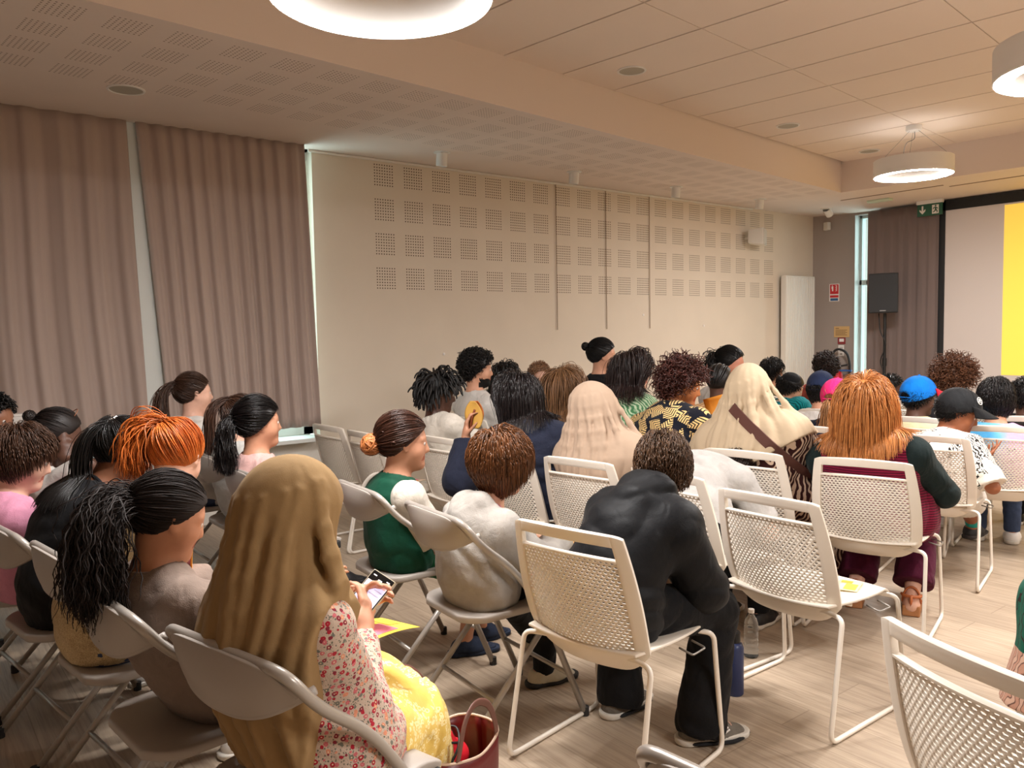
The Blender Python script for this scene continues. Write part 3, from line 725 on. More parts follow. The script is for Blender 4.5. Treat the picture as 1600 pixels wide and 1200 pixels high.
def build(prims, h, cuts=(), disp=None, amp=0.0):
    """-> verts, quads"""
    lo = np.min([p.ext()[0] for p in prims if p.op == 'u'], 0)-2*h-amp; hi = np.max([p.ext()[1] for p in prims if p.op == 'u'], 0)+2*h+amp
    L = NB*h; nb = np.ceil((hi-lo)/L).astype(int)+1
    g = np.stack(np.meshgrid(*[np.arange(n) for n in nb], indexing='ij'), -1).reshape(-1, 3)
    C = (lo + (g+.5)*L - h*.5).astype(F32)
    R = .87*L*1.15
    dc = None; each = []
    for p in prims:
        e = p.d(C); each.append(e)
        if p.op == 'u': dc = e if dc is None else smin(dc, e, p.k)
        else: dc = -smin(-dc, e, p.k)
    full = dc
    for o, n in cuts: full = np.maximum(full, (C-o.astype(F32)) @ n.astype(F32))
    act = np.abs(full) < R + amp
    shape = nb*NB
    A = np.repeat(np.repeat(np.repeat(full.reshape(nb), NB, 0), NB, 1), NB, 2).astype(F32)
    A6 = A.reshape(nb[0], NB, nb[1], NB, nb[2], NB)
    ids = np.nonzero(act)[0]
    off = np.stack(np.meshgrid(*[np.arange(NB)]*3, indexing='ij'), -1).reshape(-1, 3)*h
    for c0 in range(0, len(ids), 1500):
        ii = ids[c0:c0+1500]
        P = ((lo + g[ii]*L)[:, None, :] + off[None]).astype(F32)
        d = np.full(P.shape[:2], 9, F32); first = True
        for p, e in zip(prims, each):
            if p.op == 'u':
                m = e[ii] < dc[ii] + 2*R + p.k + .02
                if m.all(): q = p.d(P); d = smin(d, q, p.k)
                elif m.any(): d[m] = smin(d[m], p.d(P[m]), p.k)
            else:
                m = e[ii] < 2*R + p.k + .02
                if m.any(): d[m] = -smin(-d[m], p.d(P[m]), p.k)
        if disp is not None: d = d + disp(P.reshape(-1, 3)).reshape(d.shape)
        for o, n in cuts: d = np.maximum(d, (P-o.astype(F32)) @ n.astype(F32))
        gi = g[ii]
        A6[gi[:, 0], :, gi[:, 1], :, gi[:, 2], :] = d.reshape(-1, NB, NB, NB)
    return nets(A, lo, h)
_E = [(0,1),(0,2),(0,4),(1,3),(1,5),(2,3),(2,6),(3,7),(4,5),(4,6),(5,7),(6,7)]
def nets(A, lo, h):
    s = A < 0; c = s.astype(np.int8)
    t = c[:-1]+c[1:]; t = t[:, :-1]+t[:, 1:]; t = t[:, :, :-1]+t[:, :, 1:]
    idx = np.argwhere((t > 0) & (t < 8))
    co = np.array([[i, j, k] for i in (0, 1) for j in (0, 1) for k in (0, 1)])
    vals = np.stack([A[idx[:, 0]+o[0], idx[:, 1]+o[1], idx[:, 2]+o[2]] for o in co], 1)
    acc = np.zeros((len(idx), 3)); cnt = np.zeros(len(idx))
    for a, b in _E:
        va, vb = vals[:, a], vals[:, b]; m = (va < 0) != (vb < 0)
        tt = np.where(m, va/np.where(m, va-vb, 1), 0)
        acc += m[:, None]*(co[a]+tt[:, None]*(co[b]-co[a])); cnt += m
    V = lo + h*(idx + acc/np.maximum(cnt, 1)[:, None])
    im = np.full(np.array(A.shape)-1, -1, np.int32); im[idx[:, 0], idx[:, 1], idx[:, 2]] = np.arange(len(idx))
    Q = []
    for ax in range(3):
        sl0 = [slice(1, -1)]*3; sl1 = [slice(1, -1)]*3; sl0[ax] = slice(0, -1); sl1[ax] = slice(1, None)
        x = s[tuple(sl0)] != s[tuple(sl1)]
        e = np.argwhere(x)
        b = [1, 1, 1]; b[ax] = 0; e = e + b
        u, v = (ax+1) % 3, (ax+2) % 3
        def at(du, dv):
            q = e.copy(); q[:, u] += du; q[:, v] += dv; return im[q[:, 0], q[:, 1], q[:, 2]]
        quad = np.stack([at(-1, -1), at(0, -1), at(0, 0), at(-1, 0)], 1)
        flip = ~s[e[:, 0], e[:, 1], e[:, 2]]
        quad[flip] = quad[flip][:, ::-1]; Q.append(quad)
    Q = np.concatenate(Q); Q = Q[(Q >= 0).all(1)]
    return V, Q
def np_mesh(name, V, Q, mat, parent, smooth=True, attrs=None, mi=None):
    me = bpy.data.meshes.new(name); n = len(V); k = Q.shape[1]
    me.vertices.add(n); me.vertices.foreach_set('co', np.ascontiguousarray(V, F32).ravel())
    me.loops.add(Q.size); me.loops.foreach_set('vertex_index', np.ascontiguousarray(Q, np.int32).ravel())
    me.polygons.add(len(Q)); me.polygons.foreach_set('loop_start', np.arange(0, Q.size, k, dtype=np.int32))
    try: me.polygons.foreach_set('loop_total', np.full(len(Q), k, np.int32))
    except Exception: pass
    me.update(calc_edges=True)
    if attrs:
        for nm, arr in attrs.items():
            at = me.attributes.new(nm, 'FLOAT', 'POINT'); at.data.foreach_set('value', np.ascontiguousarray(arr, F32))
    o = link(name, me, mat, parent, smooth)
    if mi is not None: me.polygons.foreach_set('material_index', np.ascontiguousarray(mi, np.int32))
    return o
def smooth_verts(V, Q, it=1):
    for _ in range(it):
        S_ = np.zeros_like(V); n = np.zeros(len(V))
        for a, b in ((0, 1), (1, 2), (2, 3), (3, 0)):
            np.add.at(S_, Q[:, a], V[Q[:, b]]); np.add.at(S_, Q[:, b], V[Q[:, a]]); np.add.at(n, Q[:, a], 1); np.add.at(n, Q[:, b], 1)
        V = V*.45 + .55*S_/np.maximum(n, 1)[:, None]
    return V
def wrinkle(amp, freq=22, seed=0, ax=(.45, .45, 1)):
    """cloth folds: warped ridges in a few directions, rounded on top and sharp in the valleys"""
    r = np.random.RandomState(seed); d1 = (r.normal(size=(6, 3))*np.array(ax)).astype(F32); ph = r.uniform(0, 6.28, 8).astype(F32)
    d1 /= np.linalg.norm(d1, axis=1)[:, None]; freq = freq*2.1
    def f(P):
        w = 2.2*np.sin(P @ d1[0]*F32(freq*.42)+ph[0]); w2 = 1.7*np.sin(P @ d1[1]*F32(freq*.55)+ph[1])
        a = np.abs(np.sin(P @ d1[2]*F32(freq*.5)+w+ph[2])); b = np.abs(np.sin(P @ d1[3]*F32(freq*.95)+w2+ph[3]))
        m = .5+.5*np.sin(P @ d1[4]*F32(freq*.38)+ph[4]+.6*w2)
        return F32(amp)*(1.25*(.62-a)*m + .9*(.62-b)*(1.15-m))
    return f
def ik(a, w, l1, l2, pole):
    a, w = np.asarray(a, float), np.asarray(w, float); v = w-a; d = np.linalg.norm(v)
    if d > (l1+l2)*.995: w = a + v/d*(l1+l2)*.995; v = w-a; d = np.linalg.norm(v)
    u = v/d; x = (l1*l1-l2*l2+d*d)/(2*d); hh = math.sqrt(max(0, l1*l1-x*x))
    p = np.asarray(pole, float); p = unit(p-u*(p@u)); return a+u*x+p*hh, w
def hand_prims(W, F, N, side, s=1.0, curl=.5, spread=.05, thumb=.5, curls=None):
    """W wrist, F finger direction, N direction the palm faces, side +1 left hand / -1 right; five separate bent fingers"""
    F = unit(F); N = unit(np.asarray(N, float)-F*(F@N)); T = np.cross(N, F)*side*1.0        # T: towards the thumb
    P = [Pr(W, W+F*.030*s, .021*s, .022*s, .02, sc=[(T, 1.25), (N, .85)]), Pr(W+F*.035*s, W+F*.078*s, .0185*s, .0175*s, .02, sc=[(T, 1.95), (N, .82)])]
    ln = [(.040, .025, .019), (.045, .028, .020), (.041, .026, .020), (.032, .020, .018)]
    for i in range(4):
        o = 1.5-i; b = W + F*(.088-.004*abs(o-.4))*s + T*o*.0185*s
        ang = curl if curls is None else curls[i]; f = unit(F + T*o*spread); a = 0
        for j, l in enumerate(ln[i]):
            a += ang*(.75, 1.0, .7)[j]; d = f*math.cos(a)+N*math.sin(a); e = b+d*l*s
            r0 = (.0092, .0082, .0074)[j]*s*(1 if i < 3 else .88)
            P.append(Pr(b, e, r0, r0*.92, .004 if j else .010)); b = e
    b = W+F*.022*s+T*.026*s+N*.006*s; d = unit(F*.62+T*(.85-.5*thumb)+N*(.15+.65*thumb))
    for j, l in enumerate((.038, .030, .024)):
        e = b+d*l*s; P.append(Pr(b, e, (.0125, .0098, .0086)[j]*s, (.0104, .009, .0074)[j]*s, .010 if j == 0 else .004)); b = e
        d = unit(d+F*.35*thumb+N*.12)
    return P
def head_prims(H, R, q, jaw=1.0, face=True, ears=True):
    """head of a person: skull, cheeks, jaw, brow, eye sockets, nose, lips, chin and ears; q = size"""
    g = lambda x, y, z: H + R @ (A3(x, y, z)*q)
    X, Y, Z = R[:, 0], R[:, 1], R[:, 2]; sc = lambda a, b, c: [(X, a), (Y, b), (Z, c)]
    P = [Pr(g(-.012, 0, .030), ra=.088*q, k=.02, sc=sc(1.12, .885, 1.06)), Pr(g(.024, 0, -.028), ra=.068*q, k=.035, sc=sc(1.0, .90, 1.2)),
         Pr(g(.03, 0, -.055), g(.058, 0, -.092), .040*q*jaw, .024*q, .03, sc=[(Y, 1.15)])]
    if face:
        for sg in (1, -1):
            P += [Pr(g(.045, sg*.036, -.030), ra=.030*q, k=.025), Pr(g(.076, sg*.012, .028), g(.066, sg*.048, .026), .010*q, .009*q, .014)]
        for sg in (1, -1): P.append(Pr(g(.107, sg*.031, .005), ra=.015*q, k=.012, op='s'))
        P += [Pr(g(.084, 0, .012), g(.105, 0, -.026), .0085*q, .0105*q, .012), Pr(g(.094, .011, -.030), g(.094, -.011, -.030), .0085*q, k=.008),
              Pr(g(.086, .017, -.0525), g(.086, -.017, -.0525), .0065*q, k=.006, sc=[(X, 1.25)]), Pr(g(.0845, .014, -.0635), g(.0845, -.014, -.0635), .0072*q, k=.006, sc=[(X, 1.25)]),
              Pr(g(.077, 0, -.092), ra=.020*q, k=.02)]
    if ears:
        for sg in (1, -1):
            P += [Pr(g(-.006, sg*.081, .010), g(.000, sg*.076, -.022), .018*q, .011*q, .006, sc=[(Y, .42)])]
            P += [Pr(g(.004, sg*.088, .008), g(.004, sg*.083, -.012), .009*q, .006*q, .005, op='s', sc=[(Y, .6)])]
    return P
# ---------------------------------------------------------------- hair
def tubes(paths, rad, n=5, flat=1.0):
    """paths (S, M, 3), rad (M,) or (S, M) -> verts, quads, per-vertex strand index"""
    Sx, M, _ = paths.shape; T = np.gradient(paths, axis=1); T /= np.linalg.norm(T, axis=2)[..., None]+1e-9
    up = np.where(np.abs(T[:, :1, 2:3]) > .9, np.array([1., 0, 0]), np.array([0, 0, 1.])); x = np.cross(T, np.broadcast_to(up, T.shape))
    x /= np.linalg.norm(x, axis=2)[..., None]+1e-9; y = np.cross(T, x)
    a = np.arange(n)*2*math.pi/n; r = np.broadcast_to(rad, (Sx, M))[..., None, None]
    V = paths[:, :, None, :] + r*(x[:, :, None, :]*np.cos(a)[None, None, :, None] + flat*y[:, :, None, :]*np.sin(a)[None, None, :, None])
    i = np.arange(Sx)[:, None, None]*M*n; j = np.arange(M-1)[None, :, None]*n; k = np.arange(n)[None, None, :]; k2 = (k+1) % n
    Q = np.stack([i+j+k, i+j+k2, i+j+n+k2, i+j+n+k], -1).reshape(-1, 4)
    return V.reshape(-1, 3), Q, np.repeat(np.arange(Sx), M*n)
def merge(parts):
    V = []; Q = []; T = []; o = 0
    for v, q, t in parts: V.append(v); Q.append(q+o); T.append(t); o += len(v)
    return np.concatenate(V), np.concatenate(Q), np.concatenate(T)
HAIRM = {}
def hair_mat(c, gloss=.42, var=.45):
    key = (c, gloss)
    if key in HAIRM: return HAIRM[key]
    t = NT('hair_%d_%d_%d' % c); at = t.n('ShaderNodeAttribute', attribute_name='tint')
    c = srgb(*c); lo = tuple(x*(1-var) for x in c); hi = tuple(min(1, x*(1+var*1.3)) for x in c)
    f = t.math('ADD', t.math('MULTIPLY', at.outputs['Fac'], .7), t.math('MULTIPLY', t.noise(t.co(), 40, 2), .3))
    t.col(t.ramp(f, [(.1, lo), (.55, c), (.95, hi)])); t.p(Roughness=gloss, Specular_IOR_Level=.35)
    HAIRM[key] = t.m; return t.m
SKINM = {}
def skin_mat(c):
    if c in SKINM: return SKINM[c]
    t = NT('skin_%d_%d_%d' % c); k = srgb(*c)
    nz = t.noise(t.co(), 22, 4)
    t.col(t.ramp(nz, [(.3, tuple(x*y for x, y in zip(k, (.93, .90, .88)))), (.7, tuple(min(1, x*1.04) for x in k))]))
    t.p(Roughness=.5, Specular_IOR_Level=.35); t.b.inputs['Subsurface Weight'].default_value = 0
    t.bump(t.noise(t.co(), 320, 2), .06, .002); SKINM[c] = t.m; return t.m
def lip_mat(c): return plain('lips_%d_%d_%d' % c, tuple(max(0, int(x*f)) for x, f in zip(c, (.86, .66, .64))), .45)
M_EYE_W = plain('eye_white', (196, 186, 176), .4); M_EYE_I = plain('eye_iris', (46, 30, 22), .2)
def cam_ray(px, py): return np.array(CF + CR*((px-800)/FOCAL) - CU*((py-600)/FOCAL))
CAMP = A3(0, 0, CAM_H)
PEOPLE = []
class Person:
    def __init__(p, label, hip, yaw, head, fx=.10, fy=0.0, s=.85, q=.93, look=(0, 0, 0), seat=.455, slouch=.03, g=1.0, sh=.172,
                 skin=(200, 150, 120), h=.009, hands=None, feet=None, pose=None, name='person', twist=0, group=None, spread=.10, elbow=None, knee_out=0, jaw=1.0, face=True, beard=None, neck=.096):
        p.s, p.q, p.seat, p.h, p.g = s, q, seat, h, g
        p.yaw = math.radians(yaw); p.R = Rz(p.yaw); p.o = A3(hip[0], hip[1], 0)
        p.root = empty(name, label, 'person', (hip[0], hip[1], 0), p.yaw, group)
        d = cam_ray(*head); e = (p.R @ A3(fx, fy, 0)+p.o); t = (e[:2] @ d[:2])/(d[:2] @ d[:2])
        p.H = p.loc(CAMP+d*t)
        p.Rh = Rz(math.radians(look[0])) @ Ry(math.radians(look[1])) @ Rx(math.radians(look[2]))
        p.pel = A3(0, 0, seat+.088*s)
        Hb = p.H + p.Rh @ A3(-.028, 0, -.080)*q
        up = unit(unit(Hb-p.pel) + .7*p.Rh[:, 2]); p.Hb = Hb; p.N = Hb - up*neck*q
        mid = (p.pel+p.N)/2; ax = unit(p.N-p.pel); bk = unit(A3(-1, 0, 0)-ax*(ax @ A3(-1, 0, 0))); p.ctrl = mid + bk*slouch*2
        p.len = np.linalg.norm(p.N-p.pel); p.tw = math.radians(twist)
        rt = [(-.02, .118, 1.38), (.14, .112, 1.36), (.38, .098, 1.26), (.62, .106, 1.32), (.80, .096, 1.42), (.92, .068, 1.55)]
        p.rings = [(t_, r*s*g, 1+(l-1)*(1 if g < 1.15 else .85)) for t_, r, l in rt]
        B9 = p.B(.86); L9 = p.lat(.9); w = sh*s*(1+.35*(g-1))
        p.S = {1: B9+L9*w - p.T(.9)*.012*s, -1: B9-L9*w - p.T(.9)*.012*s}
        p.hipj = {k: p.pel + A3(.0, k*.088*s*(1+.3*(g-1)), -.006*s) for k in (1, -1)}
        hands = hands or {}; feet = feet or {}; elbow = elbow or {}
        p.W = {}; p.E = {}; p.K = {}; p.A = {}; p.hd = {}; p.fd = {}
        for k in (1, -1):
            hd = hands.get(k, dict())
            w = A3(*hd['w']) if 'w' in hd else A3(.27*s, k*.075*s, seat+.205*s)
            if 'px' in hd:                                   # wrist seen at this pixel, at a given forward distance from the hip
                d = cam_ray(*hd['px']); c0, dl = p.loc(CAMP), Rz(-p.yaw) @ d
                t = (A3(*hd['near'])-c0) @ dl/(dl @ dl); w = c0+dl*t
            pole = elbow.get(k, (-.45, k*.75, -.75))
            p.E[k], p.W[k] = ik(p.S[k], w, .285*s, .245*s, pole)
            p.hd[k] = hd
            f = feet.get(k, None)
            if isinstance(f, dict):
                dr = math.radians(f.get('dir', 0)); 
                if 'px' in f: d = cam_ray(*f['px']); tt = (-(CAM_H)+f.get('z', 0))/d[2]; a = p.loc(CAMP+d*tt); a = A3(a[0], a[1], f.get('z', 0)+.078*s)
                else: a = A3(*f['a'])
            else: a = A3(.43*s+.02, k*spread*s*1.05, .078*s) if f is None else A3(f[0], f[1], .078*s); dr = 0
            p.K[k], p.A[k] = ik(p.hipj[k], a, .43*s, .405*s, (.9, k*knee_out, .75))
            p.fd[k] = A3(math.cos(dr), math.sin(dr), 0)
        p.cinf = 0; p.hair_top = 9; p.beard = beard; p.skin = skin; p.jaw = jaw; p.face = face; PEOPLE.append(p)
        p.body()
    def loc(p, w): return Rz(-p.yaw) @ (np.asarray(w, float)-p.o)
    def B(p, t): return (1-t)**2*p.pel + 2*t*(1-t)*p.ctrl + t*t*p.N
    def T(p, t): return unit(2*(1-t)*(p.ctrl-p.pel)+2*t*(p.N-p.ctrl))
    def lat(p, t):
        T = p.T(t); y = Rz(p.tw*max(0, t)) @ A3(0, 1, 0); return unit(y-T*(y @ T))
    def fwd(p, t): return np.cross(p.lat(t), p.T(t))
    def hg(p, x, y, z): return p.H + p.Rh @ (A3(x, y, z)*p.q)
    def torso(p, inf=0.0, lo=-9, hi=9, k=.045, seatcut=True, ext=0, r0=1.0):
        cut = [(A3(0, 0, p.seat+.004-.0*inf), A3(0, 0, -1))] if seatcut else None
        P = []; R = [r for r in p.rings if lo <= r[0] <= hi]
        for (t0, ra, l0), (t1, rb, l1) in zip(R[:-1], R[1:]):
            P.append(Pr(p.B(t0), p.B(t1), ra+inf, rb+inf, k, sc=[(p.lat((t0+t1)/2), (l0+l1)/2)], cut=cut))
        return P
    def shoulders(p, inf=0.0):
        P = []
        for k in (1, -1):
            P.append(Pr(p.B(.82), p.S[k], .058*p.s*p.g+inf, .052*p.s*p.g**.5+inf, .05*p.s))
            P.append(Pr(p.S[k]*.75+p.B(.86)*.25, p.B(.995), .030*p.s+inf, .042*p.q+inf*.6, .05*p.s))
        return P
    def armr(p): return (.047*p.s*p.g**.8, .039*p.s*p.g**.8, .037*p.s*p.g**.6, .0255*p.s)
    def arm(p, k, inf=0.0, kk=.03):
        a, b, c, d = p.armr()
        return [Pr(p.S[k], p.E[k], a+inf, b+inf, kk), Pr(p.E[k], p.W[k], c+inf, d+inf, .02)]
    def legr(p): return (.086*p.s*p.g, .060*p.s*p.g**.6, .053*p.s*p.g**.5, .036*p.s)
    def leg(p, k, inf=0.0):
        a, b, c, d = p.legr()
        calf = p.K[k]*.68+p.A[k]*.32 - unit(p.fd[k])*.012*p.s
        return [Pr(p.hipj[k], p.K[k], a+inf, b+inf, .04), Pr(p.K[k], p.A[k], c+inf, d+inf, .03), Pr(calf, calf*.6+p.A[k]*.4, .046*p.s+inf, .034*p.s+inf, .03)]
    def body(p):
        P = p.torso() + p.shoulders() + [Pr(p.N-p.T(1)*.02, p.Hb+unit(p.H-p.Hb)*.02, .056*p.q, .052*p.q, .035)]
        P += head_prims(p.H, p.Rh, p.q, p.jaw)
        for k in (1, -1):
            P += p.arm(k) + p.leg(k)
            F = unit(p.W[k]-p.E[k]); hd = p.hd[k]; Fd = A3(*hd['f']) if 'f' in hd else unit(F+A3(.2, -k*.25, -.25))
            N = A3(*hd['n']) if 'n' in hd else A3(0, -k*.25, -1)
            P += hand_prims(p.W[k], Fd, N, k if 'flip' not in hd else -k, p.s*1.03, hd.get('curl', .42), hd.get('spread', .09), hd.get('thumb', .5), hd.get('curls'))
            f = p.fd[k]; a = p.A[k]; an = a-A3(0, 0, .03*p.s)
            P += [Pr(an-f*.035*p.s, an+f*.10*p.s-A3(0, 0, .02*p.s), .034*p.s, .026*p.s, .03, sc=[(np.cross(A3(0, 0, 1), f), 1.15)]), Pr(an+f*.10*p.s-A3(0, 0, .022*p.s), an+f*.155*p.s-A3(0, 0, .028*p.s), .025*p.s, .018*p.s, .02, sc=[(np.cross(A3(0, 0, 1), f), 1.5)])]
        V, Q = build(P, p.h); V = smooth_verts(V, Q, 1) if p.h > .007 else V
        # lips get their own tint
        c = (V[Q[:, 0]]-p.H) @ p.Rh/p.q; m = (c[:, 0] > .080) & (np.abs(c[:, 1]) < .026) & (c[:, 2] < -.046) & (c[:, 2] > -.071)
        mi = m.astype(int); ms = [skin_mat(p.skin), lip_mat(p.skin)]
        if p.beard: ms.append(hair_mat(p.beard, .7)); mi[(c[:, 2] < -.060) & (c[:, 2] > -.125) & (c[:, 0] > .012) & ~m] = 2
        p.bodyo = np_mesh('body', V, Q, ms, p.root, True, mi=mi); p.bp = P
        if p.face:
            for sg in (1, -1):
                b = MB(); o = Vector(p.hg(.0790, sg*.0310, .005)); M = Matrix.Translation(o) @ Matrix(p.Rh.tolist()).to_4x4() @ Matrix.Rotation(math.pi/2, 4, 'Y')
                r = .0112*p.q; pr = [(r*math.sin(a), r*math.cos(a)) for a in (.0, .16, .30, .46, .62, .9, 1.2, 1.6)]
                b.cur = 1; b.lathe(pr[:5], 14, M); b.cur = 0; b.lathe(pr[4:], 14, M); b.obj('eye', [M_EYE_W, M_EYE_I], p.root, True)
    def coll(p, skull=True):
        c = p.cinf; P = p.torso(c, seatcut=False) + p.shoulders(c) + [Pr(p.N, p.Hb, .056*p.q, .052*p.q, .03)]
        for k in (1, -1): P.append(p.arm(k, c)[0])
        if skull: P += head_prims(p.H, p.Rh, p.q, p.jaw, False, False)
        return P
    # ------------------------------------------------------------ clothing
    def ring(p, c, ax, r, y, mat, name, tube=.007, tilt=.35, stretch=1.12):
        ax = unit(ax); f = unit(p.fwd(1.0)); ax = unit(ax+f*tilt); l = unit(np.cross(ax, f)); f2 = np.cross(l, ax)
        b = MB(); b.tube([c+f2*math.cos(a)*r+l*math.sin(a)*r*stretch for a in np.linspace(0, 2*math.pi, 28)[:-1]], tube, 8, closed=True); return b.obj(name, mat, p.root, True)
    def top(p, name, mat, inf=.012, sleeve=.55, neck=.066, hem=-.02, wr=(.0035, 26), hood=False, collar=True, h=None, flare=0.0, extra=(), sleeve_mat=None, sleeve_inf=None, cuts=()):
        """sleeve: share of the arm covered, 0..2 (1 = elbow, 2 = wrist)"""
        p.cinf = max(p.cinf, inf+wr[0]*.5); s = p.s; P = p.torso(inf) + p.shoulders(inf*.8)
        P[0].ra += flare; P[0].rb += flare*.6
        P += list(extra)
        sl = []
        a, b, c, d = p.armr(); si = inf*1.25 if sleeve_inf is None else sleeve_inf
        for k in (1, -1):
            if sleeve <= 0: continue
            if sleeve <= 1.0:
                e = p.S[k] + (p.E[k]-p.S[k])*sleeve; ax = unit(p.E[k]-p.S[k])
                sl.append([Pr(p.S[k], p.E[k], a+si*.9, b+si*1.35, .03, cut=[(e, ax)])])
            else:
                e = p.E[k] + (p.W[k]-p.E[k])*(sleeve-1); ax = unit(p.W[k]-p.E[k])
                sl.append([Pr(p.S[k], p.E[k], a+si, b+si*1.25, .035), Pr(p.E[k], p.W[k], c+si*1.2, d+si, .03, cut=[(e, ax)])])
        nk = Pr(p.N-p.T(1)*.035+p.fwd(1)*.012, p.Hb+p.T(1)*.10, neck*p.q, neck*p.q*1.25, .008, 's', sc=[(p.lat(1), 1.1)])
        if hood:
            bk = -p.fwd(.95); T = p.T(.95); L = p.lat(.95)
            c0 = p.N-T*.012*s
            for sg in (1, -1):
                P += [Pr(c0+L*sg*.095*s, c0+bk*.100*s+L*sg*.05*s-T*.01*s, .036*s, .046*s, .03), Pr(c0+L*sg*.095*s, c0-bk*.075*s+L*sg*.055*s-T*.05*s, .032*s, .022*s, .03)]
            P += [Pr(c0+bk*.105*s-T*.005*s, c0+bk*.115*s-T*.095*s, .050*s, .040*s, .035, sc=[(L, 2.0)]), Pr(c0+bk*.098*s-L*.05*s+T*.012*s, c0+bk*.098*s+L*.05*s+T*.012*s, .036*s, .036*s, .02)]
        h = h or p.h*.95
        if sleeve_mat is None:
            V, Q = build(P+[x for q in sl for x in q]+[nk], h, cuts, wrinkle(wr[0], wr[1], len(PEOPLE)), wr[0]); o = np_mesh(name, V, Q, mat, p.root)
        else:
            V, Q = build(P+[nk], h, cuts, wrinkle(wr[0], wr[1], len(PEOPLE)), wr[0]); o = np_mesh(name, V, Q, mat, p.root)
            for q in sl:
                V, Q = build(q+([Pr(q[0].a, ra=q[0].ra*1.04, k=.02)]), h, (), wrinkle(wr[0], wr[1], len(PEOPLE)+3), wr[0]); np_mesh('sleeve', V, Q, sleeve_mat, p.root)
        if collar and not hood: p.ring(p.N+p.T(1)*.004+p.fwd(1)*.006, p.T(1), neck*p.q*1.02, 0, mat if collar is True else collar, 'collar', .0065)
        return o
    def trousers(p, name, mat, inf=.012, upto=2.0, wr=(.004, 24), h=None, flare=0.0):
        a, b, c, d = p.legr(); P = p.torso(inf, hi=.15)
        for k in (1, -1):
            if upto <= 1:
                e = p.hipj[k]+(p.K[k]-p.hipj[k])*upto; P.append(Pr(p.hipj[k], p.K[k], a+inf, b+inf*1.6+flare, .04, cut=[(e, unit(p.K[k]-p.hipj[k]))]))
            else:
                e = p.K[k]+(p.A[k]-p.K[k])*(upto-1); ax = unit(p.A[k]-p.K[k])
                P += [Pr(p.hipj[k], p.K[k], a+inf, b+inf, .04), Pr(p.K[k], p.A[k], c+inf, d+inf*1.3+flare, .03, cut=[(e, ax)])]
        V, Q = build(P, h or p.h, (), wrinkle(wr[0], wr[1], len(PEOPLE)+7), wr[0]); return np_mesh(name, V, Q, mat, p.root)
    def skirt(p, name, mat, hemz=.05, flare=.10, wr=(.008, 16), h=None, inf=.02):
        P = p.torso(inf*.2, hi=.15); a, b, c, d = p.legr()
        for k in (1, -1):
            P += [Pr(p.hipj[k]*.6+p.K[k]*.4, p.K[k], a+inf, b+inf+.015, .10), Pr(p.K[k], p.A[k]*A3(1, 1, 0)+A3(0, k*.02, 0), c+inf+.015, d+inf+flare, .14)]
        V, Q = build(P, h or p.h, [(A3(0, 0, hemz), A3(0, 0, -1))], wrinkle(wr[0], wr[1], len(PEOPLE), (1, 1, .12)), wr[0]); return np_mesh(name, V, Q, mat, p.root)
    def shoe(p, k, mat, sole=None, sock=None, sockz=.06, upper=.0, strap=None):
        s = p.s; f = p.fd[k]; y = np.cross(A3(0, 0, 1), f); an = p.A[k]; z = an[2]; base = an - A3(0, 0, .058*s)
        z0 = an[2]-.078*s
        cut = [(A3(0, 0, z0+.020*s), A3(0, 0, -1)), (an+A3(0, 0, .012*s)-f*0.0, unit(A3(0, 0, 1)-f*.25))]
        P = [Pr(base-f*.042*s+A3(0, 0, .012*s), base+f*.05*s+A3(0, 0, .010*s), .044*s, .042*s, .03), Pr(an-f*.015*s-A3(0, 0, .02*s), an+f*.04*s-A3(0, 0, .03*s), .045*s, .040*s, .03), Pr(base+f*.05*s+A3(0, 0, .004*s), base+f*.142*s-A3(0, 0, .012*s), .046*s, .036*s, .03, sc=[(y, 1.15)])]
        V, Q = build(P, .006, cut); o = np_mesh('shoe', V, Q, mat, p.root)
        m = sole or M_SOLE
        P = [Pr(base-f*.052*s, base+f*.05*s, .050*s, .046*s, .02, sc=[(y, .95)]), Pr(base+f*.05*s, base+f*.148*s, .049*s, .045*s, .03, sc=[(y, 1.05)])]
        V, Q = build(P, .006, [(A3(0, 0, z0+.001), A3(0, 0, -1)), (A3(0, 0, z0+.026*s), A3(0, 0, 1))]); np_mesh('sole', V, Q, m, o)
        if sock is not None:
            u = unit(p.K[k]-an); V, Q = build([Pr(an-u*.03*s, an+u*(sockz+.03)*s, .040*s, .043*s)], .006, [(an+u*sockz*s, u)]); np_mesh('sock', V, Q, sock, p.root)
        return o
    # ------------------------------------------------------------ headwear and hair
    CR = (.0986, .0779, .0933); CC = (-.012, 0, .030)
    def scalp(p, n, seed=0, plane=True, ext=.0):
        i = np.arange(n*3)+.5; ph = math.pi*(1+5**.5)*i; z = 1-2*i/(n*3); r = np.sqrt(1-z*z)
        D = np.stack([r*np.cos(ph), r*np.sin(ph), z], 1); rs = np.random.RandomState(seed); D = D+rs.normal(size=D.shape)*.03
        L = np.array(p.CC)+D*np.array(p.CR)
        if plane:
            hn = np.array([-.72, 0, .70]); m = ((L-np.array([.080-ext, 0, .070])) @ hn > 0) & (L[:, 2] > -.080); L = L[m]; D = D[m]
        m = L[:, 2] < p.hair_top; L = L[m]; D = D[m]
        if len(L) > n: k = rs.permutation(len(L))[:n]; L = L[k]; D = D[k]
        return L, D
    def hw(p, L): return p.H + (L*p.q) @ p.Rh.T
